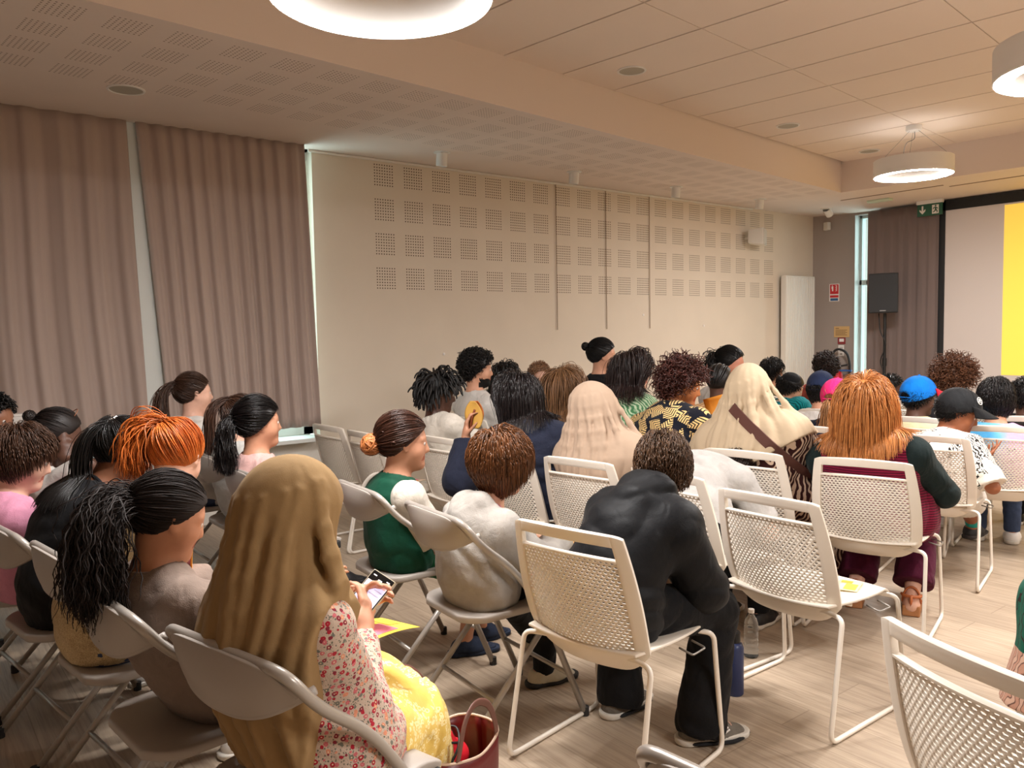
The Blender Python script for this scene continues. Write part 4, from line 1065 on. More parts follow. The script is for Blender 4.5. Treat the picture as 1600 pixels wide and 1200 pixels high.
    def march(p, P, D, m, step, grav, off=.006, jit=.15, seed=0, comb=None, coll=None, wave=(0, 1), stick=None):
        rs = np.random.RandomState(seed+5); coll = coll or p.coll(); J = rs.normal(size=P.shape)*jit; path = [P]; ph = rs.uniform(0, 6.28, len(P))
        g = A3(0, 0, -1); offs = off*(1+rs.uniform(0, 1.6, len(P)))
        for j in range(m-1):
            gj = grav(j/m) if callable(grav) else grav
            D = D*(1-gj)+g*gj+J*.10
            if comb is not None: D = D+comb(P, j/m)
            if wave[0]: D = D+wave[0]*np.stack([np.sin(ph+j*wave[1]), np.cos(ph*1.7+j*wave[1]), 0*ph], 1)
            D /= np.linalg.norm(D, axis=1)[:, None]; Pn = P+D*step
            d = field(coll, Pn.astype(F32)); bad = d < offs
            if bad.any():
                X = Pn[bad].astype(F32); e = .004; gr = np.stack([field(coll, X+np.eye(3, dtype=F32)[a]*F32(e))-d[bad] for a in range(3)], 1)
                gr /= np.linalg.norm(gr, axis=1)[:, None]+1e-6; Pn[bad] += gr*(offs[bad]-d[bad])[:, None]
            if stick is not None:
                far = d > offs*1.0+stick
                if far.any():
                    X = Pn[far].astype(F32); e = .004; gr = np.stack([field(coll, X+np.eye(3, dtype=F32)[a]*F32(e))-d[far] for a in range(3)], 1)
                    gr /= np.linalg.norm(gr, axis=1)[:, None]+1e-6; Pn[far] -= gr*(d[far]-offs[far]-stick)[:, None]*.7
            D = Pn-P; D /= np.linalg.norm(D, axis=1)[:, None]+1e-9; P = Pn; path.append(P)
        return np.stack(path, 1)
    def cap_base(p, inf=.006, plane=((.080, 0, .070), (-.72, 0, .70)), low=-.085, h=None, extra=()):
        X, Y, Z = p.Rh.T; P = [Pr(p.hg(*p.CC), ra=.088*p.q+inf, sc=[(X, 1.12), (Y, .885), (Z, 1.06)])] + list(extra)
        return build(P, h or max(.006, p.h*.8), [(p.hg(*plane[0]), -(p.Rh @ unit(plane[1]))), (p.hg(0, 0, low), -(Z+.0*X))])
    def finish(p, parts, col, seed=0, gloss=.42, name='hair', var=.45):
        rs = np.random.RandomState(seed); V, Q, T = merge(parts); t = np.concatenate([[.25], rs.uniform(0, 1, int(T.max())+2)])
        # strands per part are numbered from 0; base mesh uses -1
        return np_mesh(name, V, Q, hair_mat(col, gloss, var), p.root, True, attrs={'tint': np.where(T < 0, .3, t[np.clip(T+1, 0, len(t)-1)])})
    def base_part(p, **kw):
        V, Q = p.cap_base(**kw); return (V, Q, np.full(len(V), -1))
    CROWN = unit((-.42, 0, .90))
    def outward(p, D, crown=None):
        c = p.CROWN if crown is None else unit(crown); t = D*(D @ c)[:, None]-c; n = D/np.linalg.norm(D, axis=1)[:, None]; t = t - n*(t*n).sum(1)[:, None]
        return (t/(np.linalg.norm(t, axis=1)[:, None]+1e-9)) @ p.Rh.T
    def hair_short(p, col, n=500, length=.07, r=.0020, lift=.0, seed=1, gloss=.42, part=None, jit=.16, grav=.05, inf=.008, ext=0, m=9, crown=None, var=.45, stick=.006):
        n = int(n*(5.0 if p.h < .0075 else 3.2 if p.h < .0095 else 1.8)); r = r*.72
        L, D = p.scalp(n, seed, ext=ext); P = p.hw(L*1.0+D*.004); d = p.outward(D, crown)+ (D @ p.Rh.T)*lift
        paths = p.march(P, d, m, length/m, grav, inf, jit, seed, coll=head_prims(p.H, p.Rh, p.q, p.jaw, False, False), stick=stick)
        rad = r*(2.0 if p.h > .0095 else 1.25)*np.sin(np.linspace(.9, 3.0, m))**.7
        return p.finish([p.base_part(inf=inf*.85, plane=((.080-ext, 0, .070), (-.72, 0, .70))), tubes(paths, rad, 4, .6)], col, seed, gloss, var=var)
    def hair_long(p, col, n=600, length=.40, r=.003, seed=1, gloss=.42, grav=.40, jit=.25, m=20, wave=(0, 1), back=.25, crown=None, extra_coll=(), inf=.010, var=.45, ext=.012):
        n = int(n*(4.0 if p.h < .0085 else 2.5 if p.h < .0105 else 1.3)); r = r*(.6 if p.h < .0105 else .9); L, D = p.scalp(n, seed, ext=ext); P = p.hw(L*1.0+D*.006); d = p.outward(D, crown); X = p.Rh[:, 0]
        def comb(Q, t):
            l = (Q-p.H) @ p.Rh; f = np.clip((l[:, 0]-.01)/.07, 0, 1)*np.clip((l[:, 2]+.14)/.06, 0, 1)
            side = np.sign(l[:, 1]+1e-6)*np.clip((l[:, 0]-.0)/.06, 0, 1)
            return -back*f[:, None]*X + .35*back*(side*f)[:, None]*p.Rh[:, 1]
        coll = p.coll()+list(extra_coll)
        rs = np.random.RandomState(seed); paths = p.march(P, d, m, length/m, lambda t: grav*min(1, .25+2.2*t), inf, jit, seed, comb, coll, wave)
        # staggered ends
        rad = (r*np.sin(np.linspace(.9, 2.95, m))**.6)[None]*rs.uniform(.75, 1.2, len(paths))[:, None]
        return p.finish([p.base_part(inf=.010), tubes(paths, rad, 5, .55)], col, seed, gloss, var=var)
    def slick(p, tie, n, m=12, lift=.010, seed=0, r=.0026, ext=0.0):
        n = int(n*2.6); r *= .8
        """strands combed over the scalp to a tie point (unit direction in head space)"""
        L, D = p.scalp(n, seed, ext=ext); D = D/np.linalg.norm(D, axis=1)[:, None]; t = unit(tie); rs = np.random.RandomState(seed)
        c = np.clip(D @ t, -1, 1); om = np.arccos(c); k = np.linspace(0, 1, m)[None, :]
        so = np.sin(om)[:, None]+1e-6; W = (np.sin((1-k)*om[:, None])/so)[..., None]*D[:, None]+(np.sin(k*om[:, None])/so)[..., None]*t
        W += rs.normal(size=(len(D), 1, 3))*.03*np.sin(np.pi*k)[..., None]
        rr = 1+(lift+.010*rs.uniform(0, 1, (len(D), 1))*np.sin(np.pi*np.minimum(1, k*1.1)))/.09
        paths = p.hw((np.array(p.CC)+W*np.array(p.CR)*rr[..., None]).reshape(-1, 3)).reshape(W.shape)
        rad = r*np.sin(np.linspace(.5, 2.6, m))**.5
        return tubes(paths, rad, 5, .5)
    def tail(p, tie, n, length, m=16, r=.003, spread=.35, grav=.22, seed=0, wave=(0, 1), out=1.0, jit=.4, base=.014, off=.006, dirn=None):
        n = int(n*(2.6 if p.h < .0095 else 1.5)); r = min(r, .0022 if p.h < .0095 else .0032)
        rs = np.random.RandomState(seed); t = unit(tie); o = p.hw((np.array(p.CC)+t*np.array(p.CR)*1.12)[None])[0]; d0 = unit((p.Rh @ t)*.7+A3(-.30, 0, -.45)) if dirn is None else np.asarray(dirn, float)
        P = o + rs.normal(size=(n, 3))*base*.6; D = d0*out + rs.normal(size=(n, 3))*spread
        paths = p.march(P, D, m, length/m, lambda t: grav*(.6+2.0*t), off, jit, seed, wave=wave)
        rad = (r*np.sin(np.linspace(.7, 2.95, m))**.6)[None]*rs.uniform(.7, 1.2, n)[:, None]
        return tubes(paths, rad, 5, .6)
    def curls(p, n, length=.05, rad=.009, r=.0035, turns=2.2, seed=0, m=14, ext=0.0, grav=.25, lift=.0):
        L, D = p.scalp(n, seed, ext=ext); rs = np.random.RandomState(seed+2); W = D @ p.Rh.T; P = p.hw(L*(1+lift))
        G = W*(1-grav)+A3(0, 0, -1)*grav+rs.normal(size=W.shape)*.25; G /= np.linalg.norm(G, axis=1)[:, None]
        u = np.cross(G, A3(.3, .2, .9)); u /= np.linalg.norm(u, axis=1)[:, None]+1e-9; v = np.cross(G, u); ph = rs.uniform(0, 6.28, len(P)); k = np.linspace(0, 1, m)
        le = length*rs.uniform(.6, 1.25, len(P)); a = ph[:, None]+k[None]*turns*6.283*rs.choice([-1, 1], len(P))[:, None]; R_ = rad*np.sin(np.clip(k*3, 0, 1.57))[None]*rs.uniform(.6, 1.2, len(P))[:, None]
        S_ = P[:, None]+G[:, None]*(le[:, None]*k[None])[..., None]+u[:, None]*(R_*np.cos(a))[..., None]+v[:, None]*(R_*np.sin(a))[..., None]
        return tubes(S_, r*np.sin(np.linspace(1.2, 2.95, m))**.5, 5)
    def ball(p, c, R0, n=60, r=.005, seed=0, turns=1.2, m=18, squash=1.0):
        """coiled hair: loops wound round a centre"""
        rs = np.random.RandomState(seed); ax = rs.normal(size=(n, 3)); ax /= np.linalg.norm(ax, axis=1)[:, None]
        u = np.cross(ax, A3(.2, .3, .9)); u /= np.linalg.norm(u, axis=1)[:, None]; v = np.cross(ax, u); k = np.linspace(0, turns*6.283, m); ph = rs.uniform(0, 6.28, n)
        rr = R0*rs.uniform(.55, 1.05, n); off = ax*(rs.uniform(-.5, .5, n)*R0)[:, None]; a = k[None]+ph[:, None]
        S_ = c+off[:, None]+(u[:, None]*np.cos(a)[..., None]+v[:, None]*np.sin(a)[..., None])*(np.sqrt(np.maximum(1e-5, rr**2-(off**2).sum(1)*.6))[:, None, None])
        return tubes(S_, r, 5)
    def cap(p, mat, brim_mat=None, tilt=0.0, brim=.075, strap=True, button=True, inf=.018):
        X, Y, Z = p.Rh.T
        P = [Pr(p.hg(-.010, 0, .036), ra=.090*p.q+inf, sc=[(X, 1.13), (Y, .93), (Z, 1.05)])]
        pl = p.hg(.085, 0, .048); n = p.Rh @ unit((-.42, 0, 1.0))
        if strap: P.append(Pr(p.hg(-.118, 0, .012), ra=.030*p.q, k=.004, op='s', sc=[(Z, .75), (Y, 1.25)]))
        V, Q = build(P, .006, [(pl, -n)]); o = np_mesh('cap', V, Q, mat, p.root)
        b = MB(); q = p.q
        def fn(u, v):
            a = (u-.5)*2.3; cx, cy = math.cos(a), math.sin(a); e = .1135+inf*.6
            l = A3(-.010+(e*cx)+brim*v*max(.0, cx)**.7*(1-.25*abs(u-.5)), (.093+inf*.4)*cy*(1-.10*v), .052+.010*(1-cx)-.018*v-.05*v*abs(cy)**2+.012)
            return p.hg(*l)
        b.grid(fn, 22, 8); b.obj('brim', brim_mat or mat, o, True, solid=.005)
        b = MB(); c = p.hg(-.012, 0, .036); top_ = p.hg(-.012, 0, .036+.0945+inf+.004); b.tube([top_-Z*.006, top_, top_+Z*.003], [.008, .0075, .003], 10); b.obj('button', mat, o, True)
        if strap:
            b = MB(); b.tube([p.hg(-.010+(.1025+inf)*math.cos(a), (.0845+inf)*math.sin(a), .002) for a in np.linspace(2.6, 3.68, 10)], .0075, 6, flat=.4); b.obj('strap', mat, o, True)
        # seams of the crown
        for sg in (1, -1):
            b = MB(); pts = []
            for a in np.linspace(.15, 1.35, 12): pts.append(p.hg(-.010+(.1017+inf+.0015)*math.cos(a)*math.sin(.55), sg*(.0837+inf+.0015)*math.cos(a)*math.cos(.55), .036+(.0945+inf+.0015)*math.sin(a)))
            b.tube(pts, .0013, 5); b.obj('seam', mat, o, True)
        return o
    def hijab(p, mat, inf=.016, low=.25, arms=.6, folds=(.006, 14), h=None, face=True, side=0.0, wide=.03, back=.0, name='headscarf', cutplane=None, cone=.5, tail=None, armcut=True, ridges=0, ridge_r=.013):
        X, Y, Z = p.Rh.T; q = p.q; s = p.s
        P = [Pr(p.hg(-.014, 0, .032), ra=.088*q+inf, sc=[(X, 1.13), (Y, .92), (Z, 1.07)]), Pr(p.hg(.012, 0, -.045), p.hg(-.01, 0, -.10), .078*q+inf*.6, .075*q+inf*.7, .03),
             Pr(p.hg(-.045, 0, -.02), p.N-p.fwd(1)*.02, .078*q, .074*q+inf*.5, .05)]
        P += p.shoulders(inf+wide*.4)
        P += [Pr(p.N, p.B(.80), .09*s, .115*s+wide, .08, sc=[(p.lat(.9), 1.5)])]
        tr = [r for r in p.rings if r[0] >= low-.15]
        for (t0, ra, l0), (t1, rb, l1) in zip(tr[:-1], tr[1:]): P.append(Pr(p.B(t0)-p.fwd(t0)*back, p.B(t1), ra+inf+wide, rb+inf+wide*.8, .06, sc=[(p.lat(t0), (l0+l1)/2)]))
        a, b_, c, d = p.armr()
        for k in (1, -1):
            if arms > 0:
                e = p.S[k]+(p.E[k]-p.S[k])*arms; P.append(Pr(p.S[k], p.E[k], a+inf+wide*.7, b_+inf+wide, .08, cut=[(e, unit(p.E[k]-p.S[k]))]) if armcut else Pr(p.S[k], e, a+inf+wide*.7, b_+inf+wide, .08))
        fc = Pr(p.hg(.105, 0, -.012), ra=.060*q, k=.012, op='s', sc=[(Z, 1.30), (X, .95), (Y, .93)])
        ctr = p.H.copy(); ph = len(PEOPLE)*1.3; A_, n_ = folds; zt = p.H[2]+.04; zl = p.N[2]
        def disp(Pn):
            x, y, z = Pn[:, 0]-F32(ctr[0]), Pn[:, 1]-F32(ctr[1]), Pn[:, 2]
            an = np.arctan2(y, x+1e-5); w = np.clip((F32(zt)-z)/F32(max(.12, zt-zl)), .16, 1.4)
            wp = .9*np.sin(z*7+an*2+ph)+.5*np.sin(z*15-an*3+2*ph); m = .5+.5*np.sin(3*an+z*5+ph)
            a = np.abs(np.sin(n_*.5*an+wp+ph)); b = np.abs(np.sin(n_*1.13*an-3*z+1.4*wp))
            return F32(A_)*w*(1.7*(.45-a)*(.45+.55*m) + .85*(.5-b)*(1.2-m))
        bkx = -p.fwd(.8); P.append(Pr(p.hg(-.03, 0, .0), p.B(.74)+bkx*.012, .080*q+inf*.6, (.085+.06*cone)*s+wide, .05, sc=[(p.lat(.9), 1.12)]))
        if tail is not None:
            a0 = p.hg(-.06, .0, -.02); a1 = p.B(.70)+bkx*.075*s+p.lat(.7)*tail*.5; a2 = p.B(max(.05, low+.05))+bkx*.105*s+p.lat(.5)*tail
            P += [Pr(a0, a1, .060*q, .055*s, .04, sc=[(p.lat(.8), 1.2)]), Pr(a1, a2, .055*s, .050*s, .035, sc=[(p.lat(.8), 1.7)])]
        if ridges:
            rs = np.random.RandomState(len(PEOPLE)); base = list(P); ta = np.concatenate([np.linspace(1.0, .8, 5), np.linspace(.7, low, 7)])
            for i in range(ridges):
                ph0 = math.pi+(i-(ridges-1)/2)*3.9/ridges+rs.uniform(-.12, .12); dr = rs.uniform(-.35, .35); pts = []
                for j, tt in enumerate(np.linspace(0, 1, 12)):
                    c = p.hg(-.015, 0, .085-.155*tt*3) if tt < .34 else p.B(.97-(.97-max(.03, low))*(tt-.34)/.66)
                    a_ = ph0+dr*tt; u = np.stack([p.fwd(.6), p.lat(.6), p.T(.6)], 1) @ A3(math.cos(a_), math.sin(a_), 0)
                    X = c+u[None]*np.linspace(.02, .42, 160)[:, None]; F_ = field(base, X.astype(F32)); k_ = int(np.argmax(F_ > -.004)); pts.append(X[k_])
                pts = np.array(pts)
                for _ in range(6): pts[1:-1] = (pts[:-2]+2*pts[1:-1]+pts[2:])/4
                for j in range(11):
                    f0, f1 = .35+.65*min(1, j/4), .35+.65*min(1, (j+1)/4)
                    P.append(Pr(pts[j], pts[j+1], ridge_r*f0, ridge_r*f1, .014))
        P.append(fc); t = p.B(low); T = p.T(low)
        V, Q = build(P, h or p.h, [(t, -unit(T+A3(0, 0, .8)))]+(list(cutplane) if cutplane else []), disp, A_*1.6); return np_mesh(name, V, Q, mat, p.root)
M_SOLE = plain('sole_pale', (214, 208, 198), .6); M_SHOE_K = plain('shoe_black', (28, 28, 30), .6)
# ================================================================ PATTERNED CLOTH
def cloth_pattern(name, fn, rough=.85, weave=420):
    t = NT(name); c = fn(t); t.col(c); t.p(Roughness=rough, Specular_IOR_Level=.12, Sheen_Weight=.1)
    t.bump(t.math('ADD', t.math('MULTIPLY', t.noise(t.co(), 22, 4, .55, .6), 1.5), t.math('MULTIPLY', t.noise(t.co(), weave, 2), .35)), .25, .02); return t.m
def f_floral(t):
    co = t.co(); wob = t.n('ShaderNodeVectorMath', operation='ADD', i0=co, i1=t.n('ShaderNodeVectorMath', operation='SCALE', i0=t.n('ShaderNodeTexNoise', in_Vector=co, in_Scale=60.0).outputs[1]).outputs[0])
    wob.inputs[1].links[0].from_node.inputs['Scale'].default_value = .008
    v = t.n('ShaderNodeTexVoronoi', in_Vector=wob.outputs[0], in_Scale=78.0); v2 = t.n('ShaderNodeTexVoronoi', in_Vector=wob.outputs[0], in_Scale=190.0)
    pick = t.n('ShaderNodeSeparateColor', i0=v.outputs[1]); kind = t.ramp(pick.outputs[0], [(0, srgb(176, 44, 60)), (.3, srgb(206, 112, 118)), (.5, srgb(120, 120, 110)), (.66, srgb(222, 150, 120)), (.8, srgb(140, 52, 66))], 'CONSTANT')
    flower = t.math('LESS_THAN', v.outputs[0], .42); core = t.math('LESS_THAN', v.outputs[0], .14)
    leaf = t.math('MULTIPLY', t.math('LESS_THAN', v2.outputs[0], .36), t.math('GREATER_THAN', t.n('ShaderNodeSeparateColor', i0=v2.outputs[1]).outputs[1], .45))
    c = t.mix(leaf, srgb(198, 178, 162), srgb(112, 112, 100)); c = t.mix(flower, c, kind); return t.mix(core, c, srgb(226, 206, 176))
def f_lace(t):
    co = t.co(); v = t.n('ShaderNodeTexVoronoi', in_Vector=co, in_Scale=75.0); big = t.noise(co, 9, 3); ring = t.math('LESS_THAN', t.math('ABSOLUTE', t.math('SUBTRACT', v.outputs[0], .38)), .12)
    zone = t.math('GREATER_THAN', big, .47); m = t.math('MULTIPLY', ring, zone)
    return t.mix(m, t.ramp(big, [(.3, srgb(226, 190, 92)), (.7, srgb(240, 212, 122))]), srgb(252, 236, 178))
def f_palm(t):
    co = t.co(); v = t.n('ShaderNodeTexVoronoi', in_Vector=co, in_Scale=11.0, in_Randomness=.9); off = t.n('ShaderNodeVectorMath', operation='SUBTRACT', i0=co, i1=v.outputs['Position'])
    pos = t.n('ShaderNodeVectorMath', operation='SCALE', i0=v.outputs['Position']); pos.inputs['Scale'].default_value = 1/1.0
    off = t.n('ShaderNodeVectorMath', operation='SUBTRACT', i0=co, i1=pos.outputs[0]); ang = t.math('MULTIPLY', t.n('ShaderNodeSeparateColor', i0=v.outputs[1]).outputs[0], 6.283)
    r = t.n('ShaderNodeVectorRotate', in_Vector=off.outputs[0], in_Angle=ang); r.rotation_type = 'X_AXIS'; sp = t.n('ShaderNodeSeparateXYZ', i0=r.outputs[0])
    y, z = sp.outputs[1], sp.outputs[2]; az = t.math('ABSOLUTE', z)
    rib = t.math('FRACT', t.math('MULTIPLY', t.math('SUBTRACT', y, t.math('MULTIPLY', az, .9)), 62.0)); leaf = t.math('GREATER_THAN', rib, .42)
    env = t.math('LESS_THAN', t.math('ADD', t.math('MULTIPLY', az, 1.7), t.math('ABSOLUTE', y)), .066)
    return t.mix(t.math('MULTIPLY', leaf, env), srgb(22, 24, 34), srgb(226, 192, 130))
def f_zebra(t):
    co = t.co(); w = t.n('ShaderNodeTexWave', in_Vector=co, in_Scale=15.0, in_Distortion=14.0, in_Detail=1.5); w.inputs['Detail Scale'].default_value = .8
    return t.mix(t.math('GREATER_THAN', w.outputs[1], .62), srgb(56, 26, 24), srgb(206, 180, 156))
def f_greenleaf(t):
    co = t.co(); w = t.n('ShaderNodeTexWave', in_Vector=co, in_Scale=22.0, in_Distortion=7.0, in_Detail=2.0); return t.ramp(w.outputs[1], [(.2, srgb(84, 140, 96)), (.5, srgb(150, 190, 148)), (.8, srgb(206, 222, 190))])
def f_graphic(t):
    co = t.co(); n = t.noise(co, 24, 2, .7, 1.5); w = t.n('ShaderNodeTexWave', in_Vector=co, in_Scale=24.0, in_Distortion=18.0, in_Detail=3.0); z = t.math('GREATER_THAN', t.noise(co, 9, 2), .52)
    m = t.math('MULTIPLY', t.math('GREATER_THAN', w.outputs[1], .62), z); g = t.math('GREATER_THAN', n, .66)
    return t.mix(g, t.mix(m, srgb(222, 214, 204), srgb(38, 36, 34)), srgb(74, 92, 80))
def f_tiedye(t):
    co = t.co(); n = t.noise(co, 5, 2, .5, .4); sp = t.n('ShaderNodeSeparateXYZ', i0=co); f = t.math('ADD', t.math('MULTIPLY', sp.outputs[1], -2.6), n)
    return t.ramp(f, [(.25, srgb(74, 146, 190)), (.48, srgb(110, 178, 210)), (.62, srgb(170, 170, 214)), (.80, srgb(226, 166, 212))])
def f_rib(t):
    co = t.co(); w = t.n('ShaderNodeTexWave', in_Vector=co, in_Scale=26.0, in_Distortion=1.2, bands_direction='Z'); return t.ramp(w.outputs[1], [(.25, srgb(70, 8, 30)), (.6, srgb(122, 20, 52))])
def f_knit(t):
    co = t.co(); n = t.noise(co, 260, 2); return t.ramp(t.math('ADD', t.math('MULTIPLY', n, .6), t.math('MULTIPLY', t.noise(co, 12, 3), .4)), [(.35, srgb(150, 126, 92)), (.62, srgb(206, 184, 142))])
def f_speck(t):
    co = t.co(); v = t.n('ShaderNodeTexVoronoi', in_Vector=co, in_Scale=60.0); return t.mix(t.math('LESS_THAN', v.outputs[0], .28), srgb(24, 24, 26), srgb(196, 190, 180))
def f_greenfloral(t):
    co = t.co(); sp = t.n('ShaderNodeSeparateXYZ', i0=co); w = t.n('ShaderNodeTexWave', in_Vector=co, in_Scale=10.0, in_Distortion=12.0, in_Detail=2.0)
    low = t.ramp(w.outputs[1], [(.3, srgb(196, 150, 130)), (.55, srgb(60, 30, 30)), (.75, srgb(214, 178, 158))]); top_ = t.mix(t.math('GREATER_THAN', w.outputs[1], .93), srgb(16, 92, 74), srgb(40, 30, 26))
    return t.mix(t.math('GREATER_THAN', sp.outputs[2], .30), low, top_)
def f_tan_stripe(t):
    co = t.co(); w = t.n('ShaderNodeTexWave', in_Vector=co, in_Scale=14.0, in_Distortion=1.5); return t.ramp(w.outputs[1], [(.3, srgb(196, 146, 96)), (.7, srgb(226, 190, 146))])
def f_tealtrack(t):
    co = t.co(); w = t.n('ShaderNodeTexWave', in_Vector=co, in_Scale=24.0, in_Distortion=4.0); return t.ramp(w.outputs[1], [(.3, srgb(10, 86, 92)), (.7, srgb(20, 140, 146))])
PAT = {n: cloth_pattern(n, f) for n, f in dict(floral=f_floral, lace=f_lace, palm=f_palm, zebra=f_zebra, greenleaf=f_greenleaf, graphic=f_graphic, tiedye=f_tiedye, rib=f_rib, knit=f_knit, speck=f_speck, greenfloral=f_greenfloral, tanstripe=f_tan_stripe, tealtrack=f_tealtrack).items()}
FB = lambda n, c, **k: fabric(n, c, **k)
JEANS = FB('denim', (62, 76, 104)); BLK = FB('black_cloth', (22, 22, 24), bump=.2); GREYP = FB('grey_trousers', (90, 88, 88)); NAVY = FB('navy_cloth', (36, 40, 56)); WHT = FB('white_cotton', (208, 203, 197)); DGREY = FB('charcoal_cloth', (52, 52, 54))
K_FAIR, K_TAN, K_OLIVE, K_BROWN, K_DARK = (218, 172, 150), (204, 152, 124), (190, 138, 110), (140, 94, 70), (86, 58, 46)
BLKHAIR, DKBROWN, BROWN, LTBROWN, GINGER = (20, 17, 16), (44, 30, 24), (86, 58, 38), (136, 98, 64), (196, 104, 34)
# ================================================================ THE AUDIENCE
# ---- front left: girl in the camel headscarf
p = Person('girl in camel headscarf and floral dress looking at her phone, left foreground', (.755, 1.70), 9, (460, 808), fx=-.03, s=.95, q=.93, look=(-18, 16, 0), h=.007, slouch=.03, g=1.05, skin=K_TAN,
    hands={-1: dict(px=(566, 992), near=(.36, -.06, .70), f=(.55, .45, .70), n=(-.35, .9, -.1), curl=.55, thumb=.25), 1: dict(px=(540, 968), near=(.36, .06, .70), f=(.6, -.35, .6), n=(.2, -.85, .3), curl=.6, thumb=.3)},
    feet={-1: dict(px=(700, 1168), dir=0), 1: dict(px=(672, 1108), dir=0)}, elbow={-1: (-.15, -.5, -.85), 1: (-.1, .7, -.7)})
p.top('dress', PAT['floral'], extra=[Pr(p.hipj[k], p.hipj[k]*.55+p.K[k]*.45, .100, .098, .06) for k in (1, -1)], inf=.013, sleeve=1.92, neck=.07, flare=.0, wr=(.005, 24), h=.008, collar=False)
p.skirt('skirt', PAT['lace'], hemz=.03, flare=.085, wr=(.012, 24), h=.008, inf=.018)
p.hijab(FB('camel_scarf', (148, 120, 82), bump=.05, var=.03), inf=.020, low=-.02, arms=0, ridges=12, ridge_r=.014, folds=(.006, 15), h=.007, wide=.014, back=.0, cone=.55, cutplane=[(A3(.075, 0, .98), unit((.93, 0, -.36))), (A3(.0, -.150, .95), unit((.42, -.90, -.16)))])
for k in (1, -1): p.shoe(k, PAT['speck'])
P1 = p
# ---- girl with dark curly ponytail
p = Person('girl with a big dark curly ponytail in a taupe t-shirt, beside the camel headscarf', (.66, 2.19), 6, (264, 810), fx=-.09, s=.84, q=.89, look=(-8, 22, 0), h=.008, skin=K_OLIVE, slouch=.03, hands={-1: dict(w=(.33, -.04, .70), f=(.6, .2, .4)), 1: dict(w=(.33, .08, .70), f=(.6, -.2, .4))})
p.top('t_shirt', FB('taupe_jersey', (132, 116, 106)), inf=.022, sleeve=.75, wr=(.006, 20)); p.trousers('trousers', FB('dark_taupe', (92, 82, 74)))
tie = (-.93, .05, -.16); V = [p.base_part(inf=.010), p.slick(tie, 420, ext=.006), p.tail(tie, 620, .32, m=24, spread=.42, grav=.20, seed=4, wave=(.34, 1.3), base=.03, off=.02)]
p.finish(V, (30, 20, 17), 3, .68)
b = MB(); c = p.hg(-.115, .004, .012); b.tube([c+p.Rh @ A3(0, math.cos(a), math.sin(a))*.020 for a in np.linspace(0, 6.28, 17)[:-1]], .006, 8, closed=True); b.obj('hair_tie', M_BLACK, p.root, True)
for k in (1, -1): p.shoe(k, M_SW)
# ---- red haired girl
p = Person('girl with orange red ponytail in a beige knit top, head turned away', (.50, 2.80), 8, (276, 716), fx=.20, s=.90, q=.93, look=(42, 30, 0), h=.009, skin=K_FAIR, slouch=.06)
p.top('knit_top', PAT['knit'], inf=.024, sleeve=1.9, wr=(.004, 18)); p.trousers('trousers', JEANS)
tie = (-.45, .50, .72); p.finish([p.base_part(inf=.010), p.slick(tie, 460, seed=2, ext=.006), p.tail(tie, 170, .25, m=16, spread=.24, grav=.20, seed=8, wave=(.15, .9), base=.018, dirn=(-.79, .61, .35))], (186, 98, 38), 5, .4)
for k in (1, -1): p.shoe(k, M_SW)
# ---- girl in the black vest
p = Person('girl with a long black ponytail, black vest over a light blue shirt', (.46, 3.24), 9, (192, 708), fx=.17, s=.88, q=.95, look=(-16, 22, 0), h=.009, skin=K_BROWN, slouch=.05)
p.top('shirt', FB('light_blue_shirt', (126, 158, 196)), inf=.014, sleeve=1.9, hem=-.02); p.top('vest', BLK, inf=.034, sleeve=0, neck=.085, wr=(.005, 18), collar=True); p.trousers('trousers', DGREY)
tie = (-.62, 0, .72); p.finish([p.base_part(inf=.008), p.slick(tie, 420, seed=3), p.tail(tie, 110, .46, m=20, r=.004, spread=.05, grav=.24, seed=9, wave=(.05, .8), jit=.10, dirn=(-.8, 0, -.25))], BLKHAIR, 6, .33)
b = MB(); c = p.hg(-.082, 0, .115); b.tube([c+p.Rh @ (A3(0, math.cos(a), 0)+A3(.7, 0, .72)*math.sin(a))*.017 for a in np.linspace(0, 6.28, 15)[:-1]], .005, 8, closed=True); b.obj('hair_tie', M_SW, p.root, True)
for k in (1, -1): p.shoe(k, M_SHOE_K)
# ---- boy in pink
p = Person('boy with short brown hair in a pink t-shirt at the left edge', (.40, 3.62), 9, (34, 718), fx=.02, s=.90, q=.98, look=(-16, 18, 0), h=.009, skin=K_FAIR, slouch=.05)
p.top('t_shirt', FB('pink_jersey', (214, 146, 172)), inf=.02, sleeve=.8); p.trousers('trousers', JEANS); p.hair_short((70, 46, 32), 800, .085, seed=7, ext=.012)
for k in (1, -1): p.shoe(k, M_SW)
# ---- child with braided hair and a hand to the face
p = Person('child with dark parted braids and a small bun, hand to the cheek, by the curtain', (.55, 4.25), 0, (92, 680), fx=.03, s=.86, q=.97, look=(10, 14, 0), h=.010, skin=K_DARK,
   hands={-1: dict(px=(104, 722), near=(.17, -.12, 1.02), f=(.1, .15, .95), n=(.0, .8, .1), curl=.5)})
p.top('t_shirt', WHT, inf=.018, sleeve=.8); p.trousers('trousers', DGREY)
tie = (-.9, .25, .30); c = p.hw((np.array(p.CC)+unit(tie)*np.array(p.CR)*1.35)[None])[0]
p.finish([p.base_part(inf=.008), p.slick(tie, 300, seed=5, lift=.002), p.ball(c, .026, 60, .004, 3)], (30, 22, 20), 8, .5)
b = MB(); b.tube([p.hg(-.012+.112*math.sin(a)*.55, .086*math.cos(a)*(.6)-.02, .030+.106*math.sin(a)) for a in np.linspace(.5, 2.4, 12)], .0022, 6); b.obj('parting', skin_mat(K_BROWN), p.root, True)
for k in (1, -1): p.shoe(k, M_SW)
